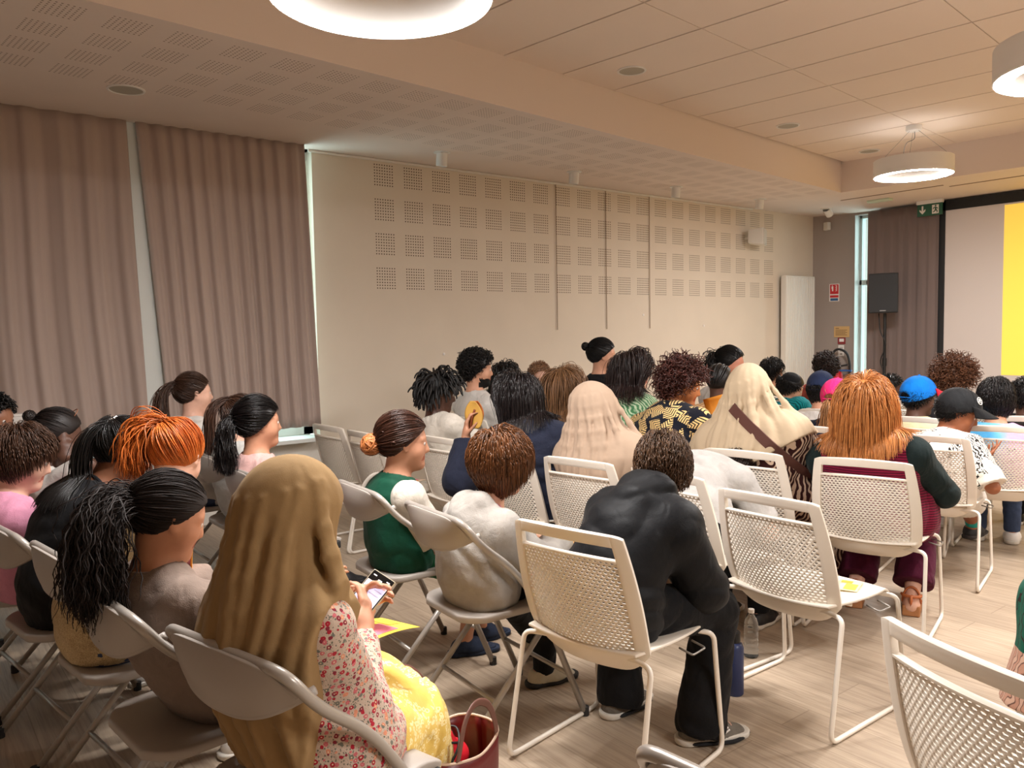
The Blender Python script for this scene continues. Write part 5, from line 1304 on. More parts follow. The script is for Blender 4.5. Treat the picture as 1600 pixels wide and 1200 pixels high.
# ---- person at the very left edge
p = Person('person with cropped black hair, cut off by the left edge beside the white boxes', (.28, 4.75), -20, (-12, 656), fx=.02, s=.90, q=.97, look=(-20, 8, 0), h=.011, skin=K_BROWN)
p.top('t_shirt', DGREY, inf=.02, sleeve=.8); p.trousers('trousers', JEANS); p.hair_short(BLKHAIR, 360, .025, .004, seed=9, lift=.5)
for k in (1, -1): p.shoe(k, M_SW)
# ---- girl with ponytail against the curtain
p = Person('girl with brown ponytail and white hooded top sitting upright against the curtain', (1.50, 4.95), 0, (304, 616), fx=.03, s=.92, q=.96, look=(-4, 0, 0), h=.010, skin=K_FAIR)
p.top('hooded_top', WHT, inf=.024, sleeve=1.95, hood=True); p.trousers('trousers', JEANS)
tie = (-.9, 0, .38); p.finish([p.base_part(inf=.007), p.slick(tie, 320, seed=6), p.tail(tie, 180, .34, m=16, r=.0035, spread=.12, grav=.28, seed=12)], (66, 44, 32), 9)
for k in (1, -1): p.shoe(k, M_SW)
# ---- girl in pale jacket
p = Person('girl with long brown half tied hair in a pale grey jacket', (1.54, 4.40), 0, (380, 654), fx=-.02, s=.86, q=.95, look=(-6, 10, 0), h=.010, skin=K_FAIR)
p.top('jacket', FB('pale_grey_jacket', (200, 200, 196)), inf=.028, sleeve=1.95, hood=True); p.trousers('trousers', JEANS)
tie = (-.75, 0, .62); p.finish([p.base_part(inf=.008), p.slick(tie, 300, seed=7), p.tail(tie, 170, .36, m=16, r=.004, spread=.10, grav=.28, seed=13, wave=(.06, .8), jit=.2)], (70, 46, 34), 10)
for k in (1, -1): p.shoe(k, M_SW)
# ---- girl with black ponytail, pink top
p = Person('girl with thick black ponytail, pale pink top and bare legs', (1.48, 3.84), 0, (405, 662), fx=-.06, s=.86, q=.97, look=(-6, 2, 0), h=.009, skin=K_OLIVE,
   feet={-1: dict(px=(540, 922), dir=-10), 1: dict(px=(505, 925), dir=10)})
p.top('t_shirt', FB('pale_pink', (214, 172, 166)), inf=.02, sleeve=.8); p.trousers('shorts', DGREY, upto=.8, flare=.02)
tie = (-.93, 0, .05); p.finish([p.base_part(inf=.014), p.slick(tie, 420, seed=8, lift=.016), p.tail(tie, 320, .30, m=16, r=.0042, spread=.20, grav=.34, seed=14, wave=(.2, .9))], (18, 14, 14), 11, .33)
for k in (1, -1): p.shoe(k, M_SHOE_K, M_SHOE_K, DGREY, .11)
# ---- girl in the green jersey
p = Person('girl with curly low bun in a dark green jersey with white striped sleeves', (1.72, 3.03), -4, (632, 692), fx=.02, s=.84, q=.98, look=(-22, 6, 0), h=.007, skin=K_OLIVE, seat=.45,
   hands={-1: dict(w=(.27, -.05, .585)), 1: dict(w=(.27, .07, .585))}, elbow={-1: (-.7, -.55, -.9), 1: (-.7, .55, -.9)}, feet={-1: dict(px=(728, 1022), dir=165-180), 1: dict(px=(752, 1000), dir=0)})
GRN = FB('green_jersey', (14, 66, 48), rough=.6, bump=.15); p.top('jersey', GRN, inf=.020, sleeve=.92, wr=(.006, 17), sleeve_mat=FB('white_sleeve', (204, 196, 184), rough=.6), sleeve_inf=.036, flare=.02)
a_, b_, c_, d_ = p.armr(); ax = unit(p.E[-1]-p.S[-1]); o_ = unit(A3(-.35, -1, .25)-ax*(A3(-.35, -1, .25) @ ax)); t_ = np.cross(ax, o_)
for k in (-1, 0, 1):
    b = MB(); dv = unit(o_+t_*k*.34); b.tube([p.S[-1]+(p.E[-1]-p.S[-1])*f+dv*(a_+(b_-a_)*f+.036*(.9+.45*f)+.003) for f in np.linspace(.16, .90, 9)], .0052, 6, flat=.35); b.obj('stripe', GRN, p.root, True)
p.trousers('shorts', FB('green_shorts', (22, 84, 50)), upto=.85, flare=.02)
b = MB(); e = p.hipj[-1]*.45+p.K[-1]*.55; b.grid(lambda u, v: e+A3((u-.5)*.16, -.088-.004*math.sin(3*u), .055-.095*v), 6, 6); b.obj('side_stripe', FB('bright_green', (96, 196, 96)), p.root, True, solid=.004)
tie = (-.80, .0, -.30); c = p.hw((np.array(p.CC)+unit(tie)*np.array(p.CR)*1.42)[None])[0]
p.finish([p.base_part(inf=.012), p.slick(tie, 700, seed=9, lift=.014, r=.003, ext=.008), p.curls(0+10, .03)], (66, 40, 30), 12, .32)
p.finish([p.ball(c, .044, 110, .0042, 6, 1.6, 22)], (176, 108, 60), 13, .4, name='hair_bun')
for k in (1, -1): p.shoe(k, FB('clog_blue', (44, 52, 70)), FB('clog_blue', (44, 52, 70)))
# ---- boy in the grey hoodie
p = Person('boy with glossy brown bowl cut in a light grey hooded top over a pink shirt', (1.71, 2.43), -4, (784, 727), fx=.10, s=.85, q=.92, look=(-2, 10, 0), h=.007, skin=K_TAN, seat=.45, slouch=.05, neck=.125, g=.92, sh=.158,
   hands={-1: dict(w=(.36, -.02, .62)), 1: dict(w=(.34, .08, .62))}, feet={-1: dict(px=(850, 1068), dir=-5), 1: dict(px=(842, 1022), dir=10)})
p.top('t_shirt', FB('rose_tee', (206, 130, 142)), inf=.012, sleeve=.6, neck=.064, h=.008); p.ring(p.N+p.T(1)*.020+p.fwd(1)*.004, p.T(1), .060*p.q, 0, FB('rose_tee', (206, 130, 142)), 'shirt_collar', .013, .25); p.top('hooded_top', FB('light_grey_fleece', (160, 154, 147)), inf=.032, sleeve=1.95, neck=.088, hood=True, wr=(.008, 17), flare=.012, h=.0075)
p.trousers('trousers', BLK, upto=2.02); p.hair_short((100, 62, 36), 950, .14, seed=15, gloss=.26, ext=.03, m=13, grav=.16, inf=.012, jit=.10, var=.6)
for k in (1, -1):
    o = p.shoe(k, FB('cream_shoe', (206, 198, 178)), M_SHOE_K)
    f = p.fd[k]; an = p.A[k]; b = MB()
    for j in range(3): b.tube([an+f*(.03+.022*j)+np.cross(A3(0, 0, 1), f)*y-A3(0, 0, .022+.008*j-.012*(1-abs(y)/.03)) for y in (-.03, -.01, .01, .03)], .004, 6)
    b.obj('laces', M_SW, o, True)
    b = MB(); b.bbox((-.05, -.028, -.03), (-.03, .028, .03), .008, Matrix.Translation(Vector(an)-Vector((0, 0, .035)))); b.obj('heel_patch', FB('neon_patch', (206, 206, 70)), o)
# ---- boy in the black hooded jacket
p = Person('boy with short brown hair in a black hooded jacket leaning forward, back to the camera', (1.86, 1.90), 10, (1036, 736), fx=.30, s=.96, q=.93, look=(26, 34, 0), h=.007, skin=K_FAIR, slouch=.07, g=.88, sh=.150, neck=.085,
   hands={-1: dict(w=(.42, -.02, .60)), 1: dict(w=(.42, .10, .60))}, elbow={-1: (-.2, -.7, -.7), 1: (-.2, .7, -.7)}, feet={-1: dict(px=(1095, 1157), dir=-34), 1: dict(px=(968, 1112), dir=-4)}, knee_out=.25)
JK = FB('black_softshell', (17, 18, 21), rough=.55, bump=.12); p.top('hooded_jacket', JK, inf=.034, sleeve=1.97, neck=.085, hood=True, wr=(.007, 15), flare=.015, h=.0075)
p.trousers('trousers', FB('black_trousers', (20, 20, 22), rough=.75), inf=.024, wr=(.009, 17), flare=.024, upto=2.11, h=.0075)
p.hair_short((84, 60, 42), 900, .075, seed=21, gloss=.4, ext=.012, m=9, grav=.05, jit=.40, lift=.15, stick=.012)
GSH = FB('grey_runner', (112, 106, 98), bump=.4)
for k in (1, -1):
    o = p.shoe(k, GSH, M_SOLE, DGREY, .05); f = p.fd[k]; an = p.A[k]; y = np.cross(A3(0, 0, 1), f); base = an-A3(0, 0, .058)
    b = MB()
    for j in range(5): b.tube([an+f*(.040+.018*j)+y*q*.026-A3(0, 0, .016+.010*j+.010*q*q) for q in (-1, -.5, 0, .5, 1)], .0042, 6)
    b.tube(bez([an+f*.045-A3(0, 0, .010), an+f*.06+y*.03-A3(0, 0, .02), an+f*.085+y*.022-A3(0, 0, .03)], 5), .0035, 6); b.tube(bez([an+f*.045-A3(0, 0, .010), an+f*.06-y*.03-A3(0, 0, .02), an+f*.085-y*.025-A3(0, 0, .03)], 5), .0035, 6); b.obj('laces', M_SW, o, True)
    for sg in (1, -1):
        b = MB(); b.tube(bez([base-f*.02+y*sg*.046+A3(0, 0, .022), base+f*.03+y*sg*.049+A3(0, 0, .012), base+f*.065+y*sg*.052+A3(0, 0, .026), base+f*.085+y*sg*.050+A3(0, 0, .036)], 6), .0035, 6)
        b.tube(bez([base+f*.02+y*sg*.049+A3(0, 0, .02), base+f*.055+y*sg*.051+A3(0, 0, .032), base+f*.08+y*sg*.048+A3(0, 0, .044)], 6), .003, 6); b.obj('side_swoosh', M_SW, o, True)
    b = MB(); b.tube(bez([base-f*.058+A3(0, 0, .0), base-f*.05+y*.04+A3(0, 0, -.002), base+f*.02+y*.052+A3(0, 0, -.004), base+f*.11+y*.054-A3(0, 0, .006), base+f*.185-A3(0, 0, .006), base+f*.11-y*.054-A3(0, 0, .006), base+f*.02-y*.052-A3(0, 0, .004), base-f*.05-y*.04-A3(0, 0, .002), base-f*.058], 6), .007, 6); b.obj('midsole_band', FB('dark_midsole', (40, 40, 42)), o, True)
# ---- bent over person in grey
p = Person('person in a light grey t-shirt bent far forward, only the back showing', (2.86, 2.36), 8, (1150, 742), fx=.56, s=.96, q=.95, look=(0, 78, 0), h=.008, skin=K_TAN, slouch=.13, g=1.05,
   hands={-1: dict(w=(.50, -.10, .42)), 1: dict(w=(.52, .10, .42))}, elbow={-1: (-.1, -.6, -.6), 1: (-.1, .6, -.6)})
p.top('t_shirt', FB('grey_marl', (176, 172, 168)), inf=.022, sleeve=.80, wr=(.009, 15), neck=.075, h=.0075); p.trousers('trousers', BLK); p.hair_short(DKBROWN, 500, .07, seed=30)
for k in (1, -1): p.shoe(k, M_SHOE_K)
# ---- woman in beige headscarf
p = Person('woman in rose beige headscarf and dress, face turned left', (2.93, 2.90), 8, (922, 640), fx=-.06, s=1.0, q=.97, look=(100, 12, 0), h=.008, skin=K_TAN, g=1.1, slouch=.05)
p.top('dress', FB('rose_beige_dress', (184, 158, 136)), inf=.028, sleeve=1.95); p.skirt('skirt', FB('rose_beige_dress', (184, 158, 136)), hemz=.06, flare=.05)
p.hijab(FB('rose_beige_scarf', (170, 147, 127), bump=.05, var=.03), inf=.020, low=.05, arms=.72, folds=(.006, 14), h=.007, wide=.018, cone=.6, tail=-.10, ridges=11, ridge_r=.015)
for k in (1, -1): p.shoe(k, M_SHOE_K)
# ---- navy jacket
p = Person('person with dark bobbed hair in navy jacket, holding up a brown folded piece', (2.80, 3.38), 26, (806, 624), fx=.0, s=1.0, q=1.0, look=(84, 18, 0), h=.008, skin=K_OLIVE, g=1.2, slouch=.05,
   hands={1: dict(px=(728, 684), near=(-.02, .36, 1.0), f=(.15, .0, 1), n=(.5, -.8, .1), curl=.55), -1: dict(w=(.34, -.02, .62))}, elbow={1: (-.5, .6, -1)})
p.top('jacket', NAVY, inf=.034, sleeve=1.93, neck=.085, hood=True, wr=(.008, 15), flare=.02, h=.008); p.trousers('trousers', FB('slate_jeans', (58, 64, 74)))
p.hair_long((30, 24, 24), 700, .24, seed=31, gloss=.3, grav=.45, back=.3)
for k in (1, -1): p.shoe(k, M_SHOE_K)
P15 = p
# ---- boy with locs
p = Person('boy with short black locs in an off white t-shirt', (2.86, 4.12), 2, (686, 614), fx=-.06, fy=.06, s=.90, q=1.0, look=(-26, 14, 0), h=.009, skin=K_DARK)
p.top('t_shirt', FB('off_white_tee', (206, 198, 186)), inf=.022, sleeve=.85); p.trousers('trousers', DGREY)
L, D = p.scalp(210, 33, ext=.012); P0 = p.hw(L); paths = p.march(P0, p.outward(D)+(D @ p.Rh.T)*.7, 10, .010, lambda t: .10+.45*t, .012, .5, 33, coll=p.coll())
p.finish([p.base_part(inf=.012), tubes(paths, .0062*np.sin(np.linspace(1.0, 2.8, 10))**.4, 7)], BLKHAIR, 33, .6)
for k in (1, -1): p.shoe(k, M_SW)
# ---- man with curly hair
p = Person('man with black curly hair and beard in a white t-shirt', (3.50, 4.80), -2, (746, 578), fx=-.04, s=1.02, q=1.06, look=(-24, 4, 0), h=.010, skin=K_TAN, beard=BLKHAIR)
p.top('t_shirt', WHT, inf=.02, sleeve=.85); p.trousers('trousers', JEANS); p.finish([p.base_part(inf=.022), p.curls(700, .035, .010, .0040, 1.6, 34, ext=.01, lift=.10)], BLKHAIR, 34, .5)
for k in (1, -1): p.shoe(k, M_SW)
# ---- dark haired person behind the navy jacket
p = Person('person with smooth black hair, half hidden behind the navy jacket', (3.95, 5.48), 0, (790, 592), fx=.0, s=.92, q=.98, look=(20, 5, 0), h=.012, skin=K_OLIVE)
p.top('t_shirt', FB('sage_tee', (150, 156, 136)), inf=.02, sleeve=.8); p.trousers('trousers', JEANS); p.hair_long(BLKHAIR, 420, .20, .0045, 35, .35)
for k in (1, -1): p.shoe(k, M_SW)
# ---- person facing the camera
p = Person('person with cropped fair hair in a black speckled top, facing the camera by the wall', (4.42, 5.10), -72, (843, 590), fx=.02, s=.88, q=.95, look=(-42, 4, 0), h=.010, skin=K_FAIR)
p.top('top', PAT['speck'], inf=.016, sleeve=.7, neck=.085); p.trousers('trousers', BLK); p.hair_short((150, 112, 84), 380, .03, seed=36, jit=.2, ext=-.004)
for k in (1, -1): p.shoe(k, M_SW)
# ---- woman with long light brown hair in teal
p = Person('woman with long light brown hair and dark curly lock in a teal top', (3.62, 4.22), 4, (882, 604), fx=.06, s=.98, q=1.0, look=(6, 6, 0), h=.010, skin=K_FAIR)
p.top('top', FB('teal_jersey', (20, 128, 152)), inf=.02, sleeve=.7); p.trousers('trousers', JEANS); p.hair_long((128, 92, 62), 560, .42, .0036, 37, .4)
p.finish([p.curls(10, .02), p.ball(p.hg(-.085, -.055, -.09), .045, 60, .006, 37)], (60, 42, 32), 38, .5, name='curly_lock')
for k in (1, -1): p.shoe(k, M_SW)
# ---- woman in the green blouse
p = Person('woman with dark shoulder length hair in green patterned blouse, arm stretched forward', (3.66, 3.66), 0, (990, 580), fx=.14, s=1.0, q=1.0, look=(-42, 6, 0), h=.009, skin=K_FAIR, g=1.3,
   hands={-1: dict(px=(1034, 636), near=(.52, -.22, 1.0), f=(.9, -.1, .3), n=(0, .6, -.6), curl=.35)}, elbow={-1: (-.1, -.5, -1)})
p.top('blouse', PAT['greenleaf'], inf=.034, sleeve=.42, neck=.08, wr=(.009, 17), sleeve_inf=.05); p.trousers('trousers', GREYP); p.hair_long((42, 30, 28), 620, .30, .0036, 39, .35)
for k in (1, -1): p.shoe(k, M_SHOE_K)
# ---- woman in the palm leaf shirt
p = Person('woman with short curly auburn hair in a navy shirt with cream palm leaves', (3.64, 3.10), 4, (1066, 602), fx=.08, s=1.0, q=1.04, look=(-54, 16, 0), h=.008, skin=(186, 120, 78), g=1.3, slouch=.06)
p.top('shirt', PAT['palm'], inf=.030, sleeve=.95, neck=.075, wr=(.006, 17)); p.trousers('trousers', FB('sand_trousers', (176, 150, 118)))
p.finish([p.base_part(inf=.022), p.curls(900, .075, .014, .0034, 1.5, 40, ext=.014, lift=.06, grav=.35), ], (74, 40, 34), 40, .38)
b = MB()
for sg in (1, -1): b.tube([p.hg(-.002, sg*.086, -.034)+p.Rh @ A3(math.cos(a), 0, math.sin(a))*.007 for a in np.linspace(0, 6.28, 12)[:-1]], .002, 5, closed=True)
b.obj('earrings', plain('gold', (214, 190, 130), .25, 1), p.root, True)
for k in (1, -1): p.shoe(k, M_SHOE_K)
# ---- child with braids
p = Person('child with black cornrow braids in a tan striped top', (4.42, 3.42), 6, (1124, 598), fx=-.02, s=.88, q=.96, look=(10, 8, 0), h=.011, skin=K_DARK)
p.top('top', PAT['tanstripe'], inf=.024, sleeve=.9); p.trousers('trousers', JEANS)
L, D = p.scalp(120, 41); tie = unit((-.75, 0, -.55)); k_ = np.linspace(0, 1, 14)
paths = []
for a in np.linspace(-1.3, 1.3, 13):
    d0 = unit((.62, math.sin(a)*.8, .75)); pts = []
    for t_ in k_: d_ = unit(d0*(1-t_)+A3(-.25, math.sin(a)*.95, .9)*2*t_*(1-t_)+unit((-.8, math.sin(a)*.55, -.6))*t_); pts.append(p.hw((np.array(p.CC)+d_*np.array(p.CR)*1.09)[None])[0])
    paths.append(pts)
p.finish([p.base_part(inf=.006), tubes(np.array(paths), .0075, 8)], BLKHAIR, 41, .5)
for k in (1, -1): p.shoe(k, M_SW)
# ---- woman in white near the wall
p = Person('woman in white with dark gathered hair by the wall', (5.05, 3.84), -10, (1142, 570), fx=.02, s=1.0, q=1.0, look=(-56, 4, 0), h=.011, skin=(190, 128, 104))
p.top('blouse', WHT, inf=.024, sleeve=1.9); p.trousers('trousers', BLK); tie = (-.9, 0, .35); p.finish([p.base_part(inf=.014), p.slick(tie, 260, seed=42, lift=.016), p.tail(tie, 200, .24, r=.0038, spread=.4, grav=.2, seed=42, wave=(.4, 1.1))], BLKHAIR, 42)
for k in (1, -1): p.shoe(k, M_SW)
# ---- woman with the bun in black
p = Person('woman with a small black bun in a black t-shirt, highest head by the wall', (4.52, 4.60), -4, (942, 556), fx=-.08, s=1.02, q=1.0, look=(-38, 4, 0), h=.010, skin=K_TAN)
p.top('t_shirt', BLK, inf=.022, sleeve=.8); p.trousers('trousers', BLK); tie = (-.92, .12, .28); c = p.hw((np.array(p.CC)+unit(tie)*np.array(p.CR)*1.38)[None])[0]
p.finish([p.base_part(inf=.012), p.slick(tie, 380, seed=43, lift=.012), p.ball(c, .030, 60, .0042, 43)], BLKHAIR, 43)
for k in (1, -1): p.shoe(k, M_SHOE_K)
# ---- woman with light headscarf and brown strap
p = Person('large woman in cream headscarf and zebra print dress with brown strap across back', (3.74, 2.52), 10, (1170, 612), fx=-.10, s=1.02, q=1.02, look=(14, 6, 0), h=.008, skin=K_TAN, g=1.4, sh=.178, slouch=.05,
   elbow={-1: (-.5, -.9, -.6), 1: (-.3, .6, -.9)}, hands={1: dict(px=(1119, 672), near=(.22, .36, .92), f=(.2, .0, 1), n=(.3, -.9, 0))})
dress_ = p.top('dress', PAT['zebra'], inf=.036, sleeve=1.6, wr=(.006, 16)); p.skirt('skirt', PAT['zebra'], hemz=.05, flare=.08)
hj = p.hijab(FB('cream_scarf', (190, 170, 143), bump=.05, var=.03), inf=.022, low=.36, arms=.40, folds=(.007, 15), h=.007, wide=.030, cone=-.35, cutplane=[(A3(0, -.25, .92), unit((0, -.55, -.83)))], ridges=11, ridge_r=.015)
from mathutils.bvhtree import BVHTree
def drape(p, objs, pix, lift=.004):
    """points where the sight lines of a pixel path meet the clothing, so that a strap can lie on it"""
    trees = [BVHTree.FromPolygons([v.co.copy() for v in o.data.vertices], [tuple(f.vertices) for f in o.data.polygons]) for o in objs]; out = []; c0 = Vector(p.loc(CAMP))
    for q in pix:
        d = Vector(Rz(-p.yaw) @ cam_ray(*q)).normalized(); hits = [t.ray_cast(c0, d) for t in trees]; hits = [h for h in hits if h[0] is not None]
        if hits: h = min(hits, key=lambda h: h[3]); out.append((np.array(h[0]+h[1]*lift), np.array(h[1])))
    return out
dr = drape(p, [hj, dress_], [(1142+126*u, 636+112*u+6*math.sin(3.14*u)) for u in np.linspace(0, 1, 20)], .013)
pts = np.array([q[0] for q in dr])
for _ in range(3): pts[1:-1] = (pts[:-2]+2*pts[1:-1]+pts[2:])/4
pts = list(pts)
pts = [np.array(v) for v in bez(pts, 3)]
T_ = np.gradient(np.array(pts), axis=0); V = []; 
for q_, t_ in zip(pts, T_):
    n_ = unit(-p.fwd(.6)+A3(0, -.25, .1)); w_ = unit(np.cross(n_, t_)); V += [q_+w_*.026+n_*.003, q_-w_*.026+n_*.003, q_-w_*.024-n_*.012, q_+w_*.024-n_*.012]
F_ = [(4*i+a, 4*i+(a+1) % 4, 4*i+4+(a+1) % 4, 4*i+4+a) for i in range(len(pts)-1) for a in range(4)]
tag(mesh_obj('shoulder_strap', [tuple(p.R @ v+p.o) for v in V], F_, plain('brown_leather', (84, 48, 40), .5, bump=.2, bscale=120), None, False), 'dark brown leather bag strap across the cream headscarf', 'bag strap')
for k in (1, -1): p.shoe(k, M_SHOE_K)
# ---- people behind her
p = Person('person with dark hair and glasses, nearly hidden behind the cream headscarf', (6.52, 4.46), 4, (1207, 582), fx=-.04, s=.96, q=.98, look=(-20, 4, 0), h=.012, skin=K_TAN)
p.top('t_shirt', FB('olive_tee', (110, 108, 84)), inf=.022, sleeve=.8); p.trousers('trousers', JEANS); p.hair_short(BLKHAIR, 420, .06, seed=45, ext=.01)
def glasses(p, mat):
    b = MB()
    for sg in (1, -1):
        c = A3(.108, sg*.031, .004); b.tube([p.hg(*(c+A3(-.006*abs(math.cos(a)), .024*math.cos(a), .019*math.sin(a)))) for a in np.linspace(0, 6.28, 17)[:-1]], .0022, 5, closed=True)
        b.tube([p.hg(.102, sg*.055, .008), p.hg(.06, sg*.082, .012), p.hg(-.01, sg*.088, .012)], .002, 5)
    b.tube([p.hg(.11, .008, .008), p.hg(.11, -.008, .008)], .002, 5); b.obj('glasses', mat, p.root, True)
glasses(p, M_BLACK)
for k in (1, -1): p.shoe(k, M_SW)
p = Person('boy in flat black cap and teal sports jacket beside the cream headscarf', (5.86, 3.78), 0, (1236, 606), fx=.04, s=.86, q=.95, look=(-46, 24, 12), h=.010, skin=K_TAN)
p.top('t_shirt', WHT, inf=.016, sleeve=.8); p.top('jacket', PAT['tealtrack'], inf=.034, sleeve=1.93, neck=.10); p.trousers('trousers', BLK); p.hair_top = .06; p.hair_short(BLKHAIR, 420, .035, seed=46)
V, Q = build([Pr(p.hg(-.02, 0, .060), ra=.084*p.q, sc=[(p.Rh[:, 0], 1.12), (p.Rh[:, 1], .95), (p.Rh[:, 2], .85)])], .007, [(p.hg(0, 0, .068), -(p.Rh @ unit((-.15, 0, 1))))]); np_mesh('skullcap', V, Q, BLK, p.root)
for k in (1, -1): p.shoe(k, M_SW)
p = Person('boy with dark curly hair and pale glasses by the radiator', (6.62, 3.98), 6, (1289, 576), fx=-.02, s=.95, q=.98, look=(52, 6, 0), h=.011, skin=K_TAN)
p.top('t_shirt', FB('rust_tee', (140, 62, 50)), inf=.022, sleeve=.8); p.trousers('trousers', JEANS); p.finish([p.base_part(inf=.018), p.curls(520, .035, .010, .0042, 1.5, 47, lift=.09)], (40, 28, 24), 47, .5); glasses(p, plain('rose_frame', (196, 130, 116), .4))
for k in (1, -1): p.shoe(k, M_SW)
p = Person('child in a navy cap in front of the curly haired boy with glasses', (5.58, 3.34), 10, (1283, 610), fx=-.06, s=.86, q=1.0, look=(4, 6, 0), h=.010, skin=K_TAN)
p.top('t_shirt', FB('print_tee', (206, 200, 194)), inf=.022, sleeve=.8); p.trousers('trousers', JEANS); p.hair_top = .045; p.hair_short(BLKHAIR, 420, .07, seed=48, lift=.2); p.cap(FB('navy_cap', (36, 46, 74)))
for k in (1, -1): p.shoe(k, M_SW)
p = Person('girl in a bright pink cap with a brown ponytail, beside the red haired woman', (4.76, 2.82), 12, (1308, 626), fx=.02, s=.86, q=.97, look=(-4, 8, 0), h=.010, skin=K_FAIR)
p.top('t_shirt', FB('navy_speckle', (34, 40, 58)), inf=.022, sleeve=.8); p.trousers('trousers', JEANS); tie = (-.85, .1, -.35)
p.finish([p.base_part(inf=.006), p.slick(tie, 260, seed=49, lift=.006), p.tail(tie, 200, .20, spread=.25, grav=.3, seed=49)], (150, 104, 64), 49); p.cap(FB('pink_cap', (232, 46, 120)))
for k in (1, -1): p.shoe(k, M_SW)
# ---- red haired woman
p = Person('woman with long straight red blond hair in burgundy dress with dark sleeves', (3.84, 2.0), 16, (1352, 636), fx=-.10, s=1.0, q=1.04, look=(0, 0, 0), h=.008, skin=K_FAIR, g=1.12, sh=.192,
   feet={-1: dict(px=(1424, 958), dir=8), 1: dict(px=(1335, 945), dir=10)}, elbow={-1: (-.3, -1, -.6), 1: (-.3, 1, -.6)}, hands={-1: dict(w=(.26, -.14, .62)), 1: dict(w=(.26, .14, .62))})
p.top('dress', PAT['rib'], inf=.034, sleeve=0, neck=.085, wr=(.005, 15), flare=.03)
SLV = FB('black_green_sleeve', (22, 34, 34)); 
for k in (1, -1):
    V, Q = build([x for x in p.arm(k, .026)]+[Pr(p.S[k]*.72+p.B(.88)*.28, p.S[k], .078*p.s, .085*p.s, .04)], .008, [(p.W[k], unit(p.W[k]-p.E[k]))], wrinkle(.005, 18, 5), .005); np_mesh('sleeve', V, Q, SLV, p.root)
p.trousers('trousers', FB('plum_trousers', (74, 18, 42)), inf=.026, upto=1.82, flare=.03); 
V, Q = build(p.torso(.05, hi=.2)+[Pr(p.hipj[k], p.hipj[k]*.25+p.K[k]*.75, .13, .11, .1) for k in (1, -1)], .008, (), wrinkle(.010, 17, 3, (1, 1, .2)), .01); np_mesh('dress_skirt', V, Q, PAT['rib'], p.root)
p.hair_long((188, 122, 66), 1100, .255, .0028, 50, .36, jit=.22, var=.35)
TANL = plain('tan_leather', (186, 104, 56), .5, bump=.2); CORK = plain('cork_wedge', (176, 120, 76), .8, bump=.4, bscale=150)
def sandal(p, k):
    f = p.fd[k]; y = np.cross(A3(0, 0, 1), f); an = p.A[k]; base = A3(an[0], an[1], 0)
    b = MB(); pr = [(-.06, .055, .04), (.0, .052, .042), (.06, .036, .046), (.13, .026, .046), (.165, .022, .034)]
    V = []; 
    for x, z, w in pr: V += [base+f*x+y*w+A3(0, 0, .001), base+f*x-y*w+A3(0, 0, .001), base+f*x-y*w+A3(0, 0, z), base+f*x+y*w+A3(0, 0, z)]
    F_ = [(4*i+a, 4*i+(a+1) % 4, 4*i+4+(a+1) % 4, 4*i+4+a) for i in range(4) for a in range(4)]+[(3, 2, 1, 0), (16, 17, 18, 19)]
    b.add(V, F_); o = b.obj('sandal', CORK, p.root, bevel=.006)
    for nm, x, zz, rr in (('toe_strap', .115, .045, .046), ('ankle_strap', -.012, .11, .042)):
        b = MB(); b.tube([base+f*(x+.0*math.cos(a))+y*rr*math.cos(a)+A3(0, 0, (.03 if nm == 'toe_strap' else .06)+(zz-.03)*max(0, math.sin(a))) for a in np.linspace(-.1, 3.24, 12)], .010, 6, flat=.5); b.obj(nm, TANL, o, True)
    b = MB(); b.tube([base-f*.05+y*.0+A3(0, 0, .055), base-f*.052+A3(0, 0, .105)], .018, 8, flat=.4); b.tube([base-f*.012+y*.045*math.cos(a)+f*-.04*abs(math.sin(a))+A3(0, 0, .10) for a in np.linspace(0, 3.14, 9)], .008, 6); b.obj('heel_strap', TANL, o, True)
for k in (1, -1): sandal(p, k)
# ---- far row
p = Person('child with short dark hair between the red hair and the blue cap', (7.15, 3.62), 8, (1392, 607), fx=.02, s=.86, q=.95, look=(-62, 6, 0), h=.012, skin=K_DARK)
p.top('t_shirt', DGREY, inf=.02, sleeve=.8); p.trousers('trousers', JEANS); p.hair_short(BLKHAIR, 380, .02, seed=51)
for k in (1, -1): p.shoe(k, M_SW)
p = Person('boy in a bright blue cap with red brim and pale yellow t-shirt', (5.58, 2.66), 14, (1436, 622), fx=.02, s=.90, q=1.05, look=(-36, 4, 0), h=.009, skin=K_DARK)
p.top('t_shirt', FB('pale_yellow_tee', (226, 212, 172)), inf=.024, sleeve=.8); p.trousers('trousers', JEANS); p.hair_top = .045; p.hair_short(BLKHAIR, 380, .015, seed=52); p.cap(FB('blue_cap', (18, 120, 214)), FB('red_brim', (206, 40, 60))); glasses(p, plain('grey_frame', (110, 110, 108), .3, .6))
for k in (1, -1): p.shoe(k, M_SW)
p = Person('child with big frizzy brown hair in front of the screen', (6.50, 2.80), 14, (1492, 596), fx=-.04, s=.92, q=1.0, look=(-20, 6, 0), h=.010, skin=K_TAN)
p.top('t_shirt', DGREY, inf=.022, sleeve=.8); p.trousers('trousers', JEANS); p.finish([p.base_part(inf=.045), p.curls(1100, .085, .010, .0034, 2.2, 53, ext=.012, lift=.28, grav=.30)], (104, 66, 44), 53, .55)
for k in (1, -1): p.shoe(k, M_SW)
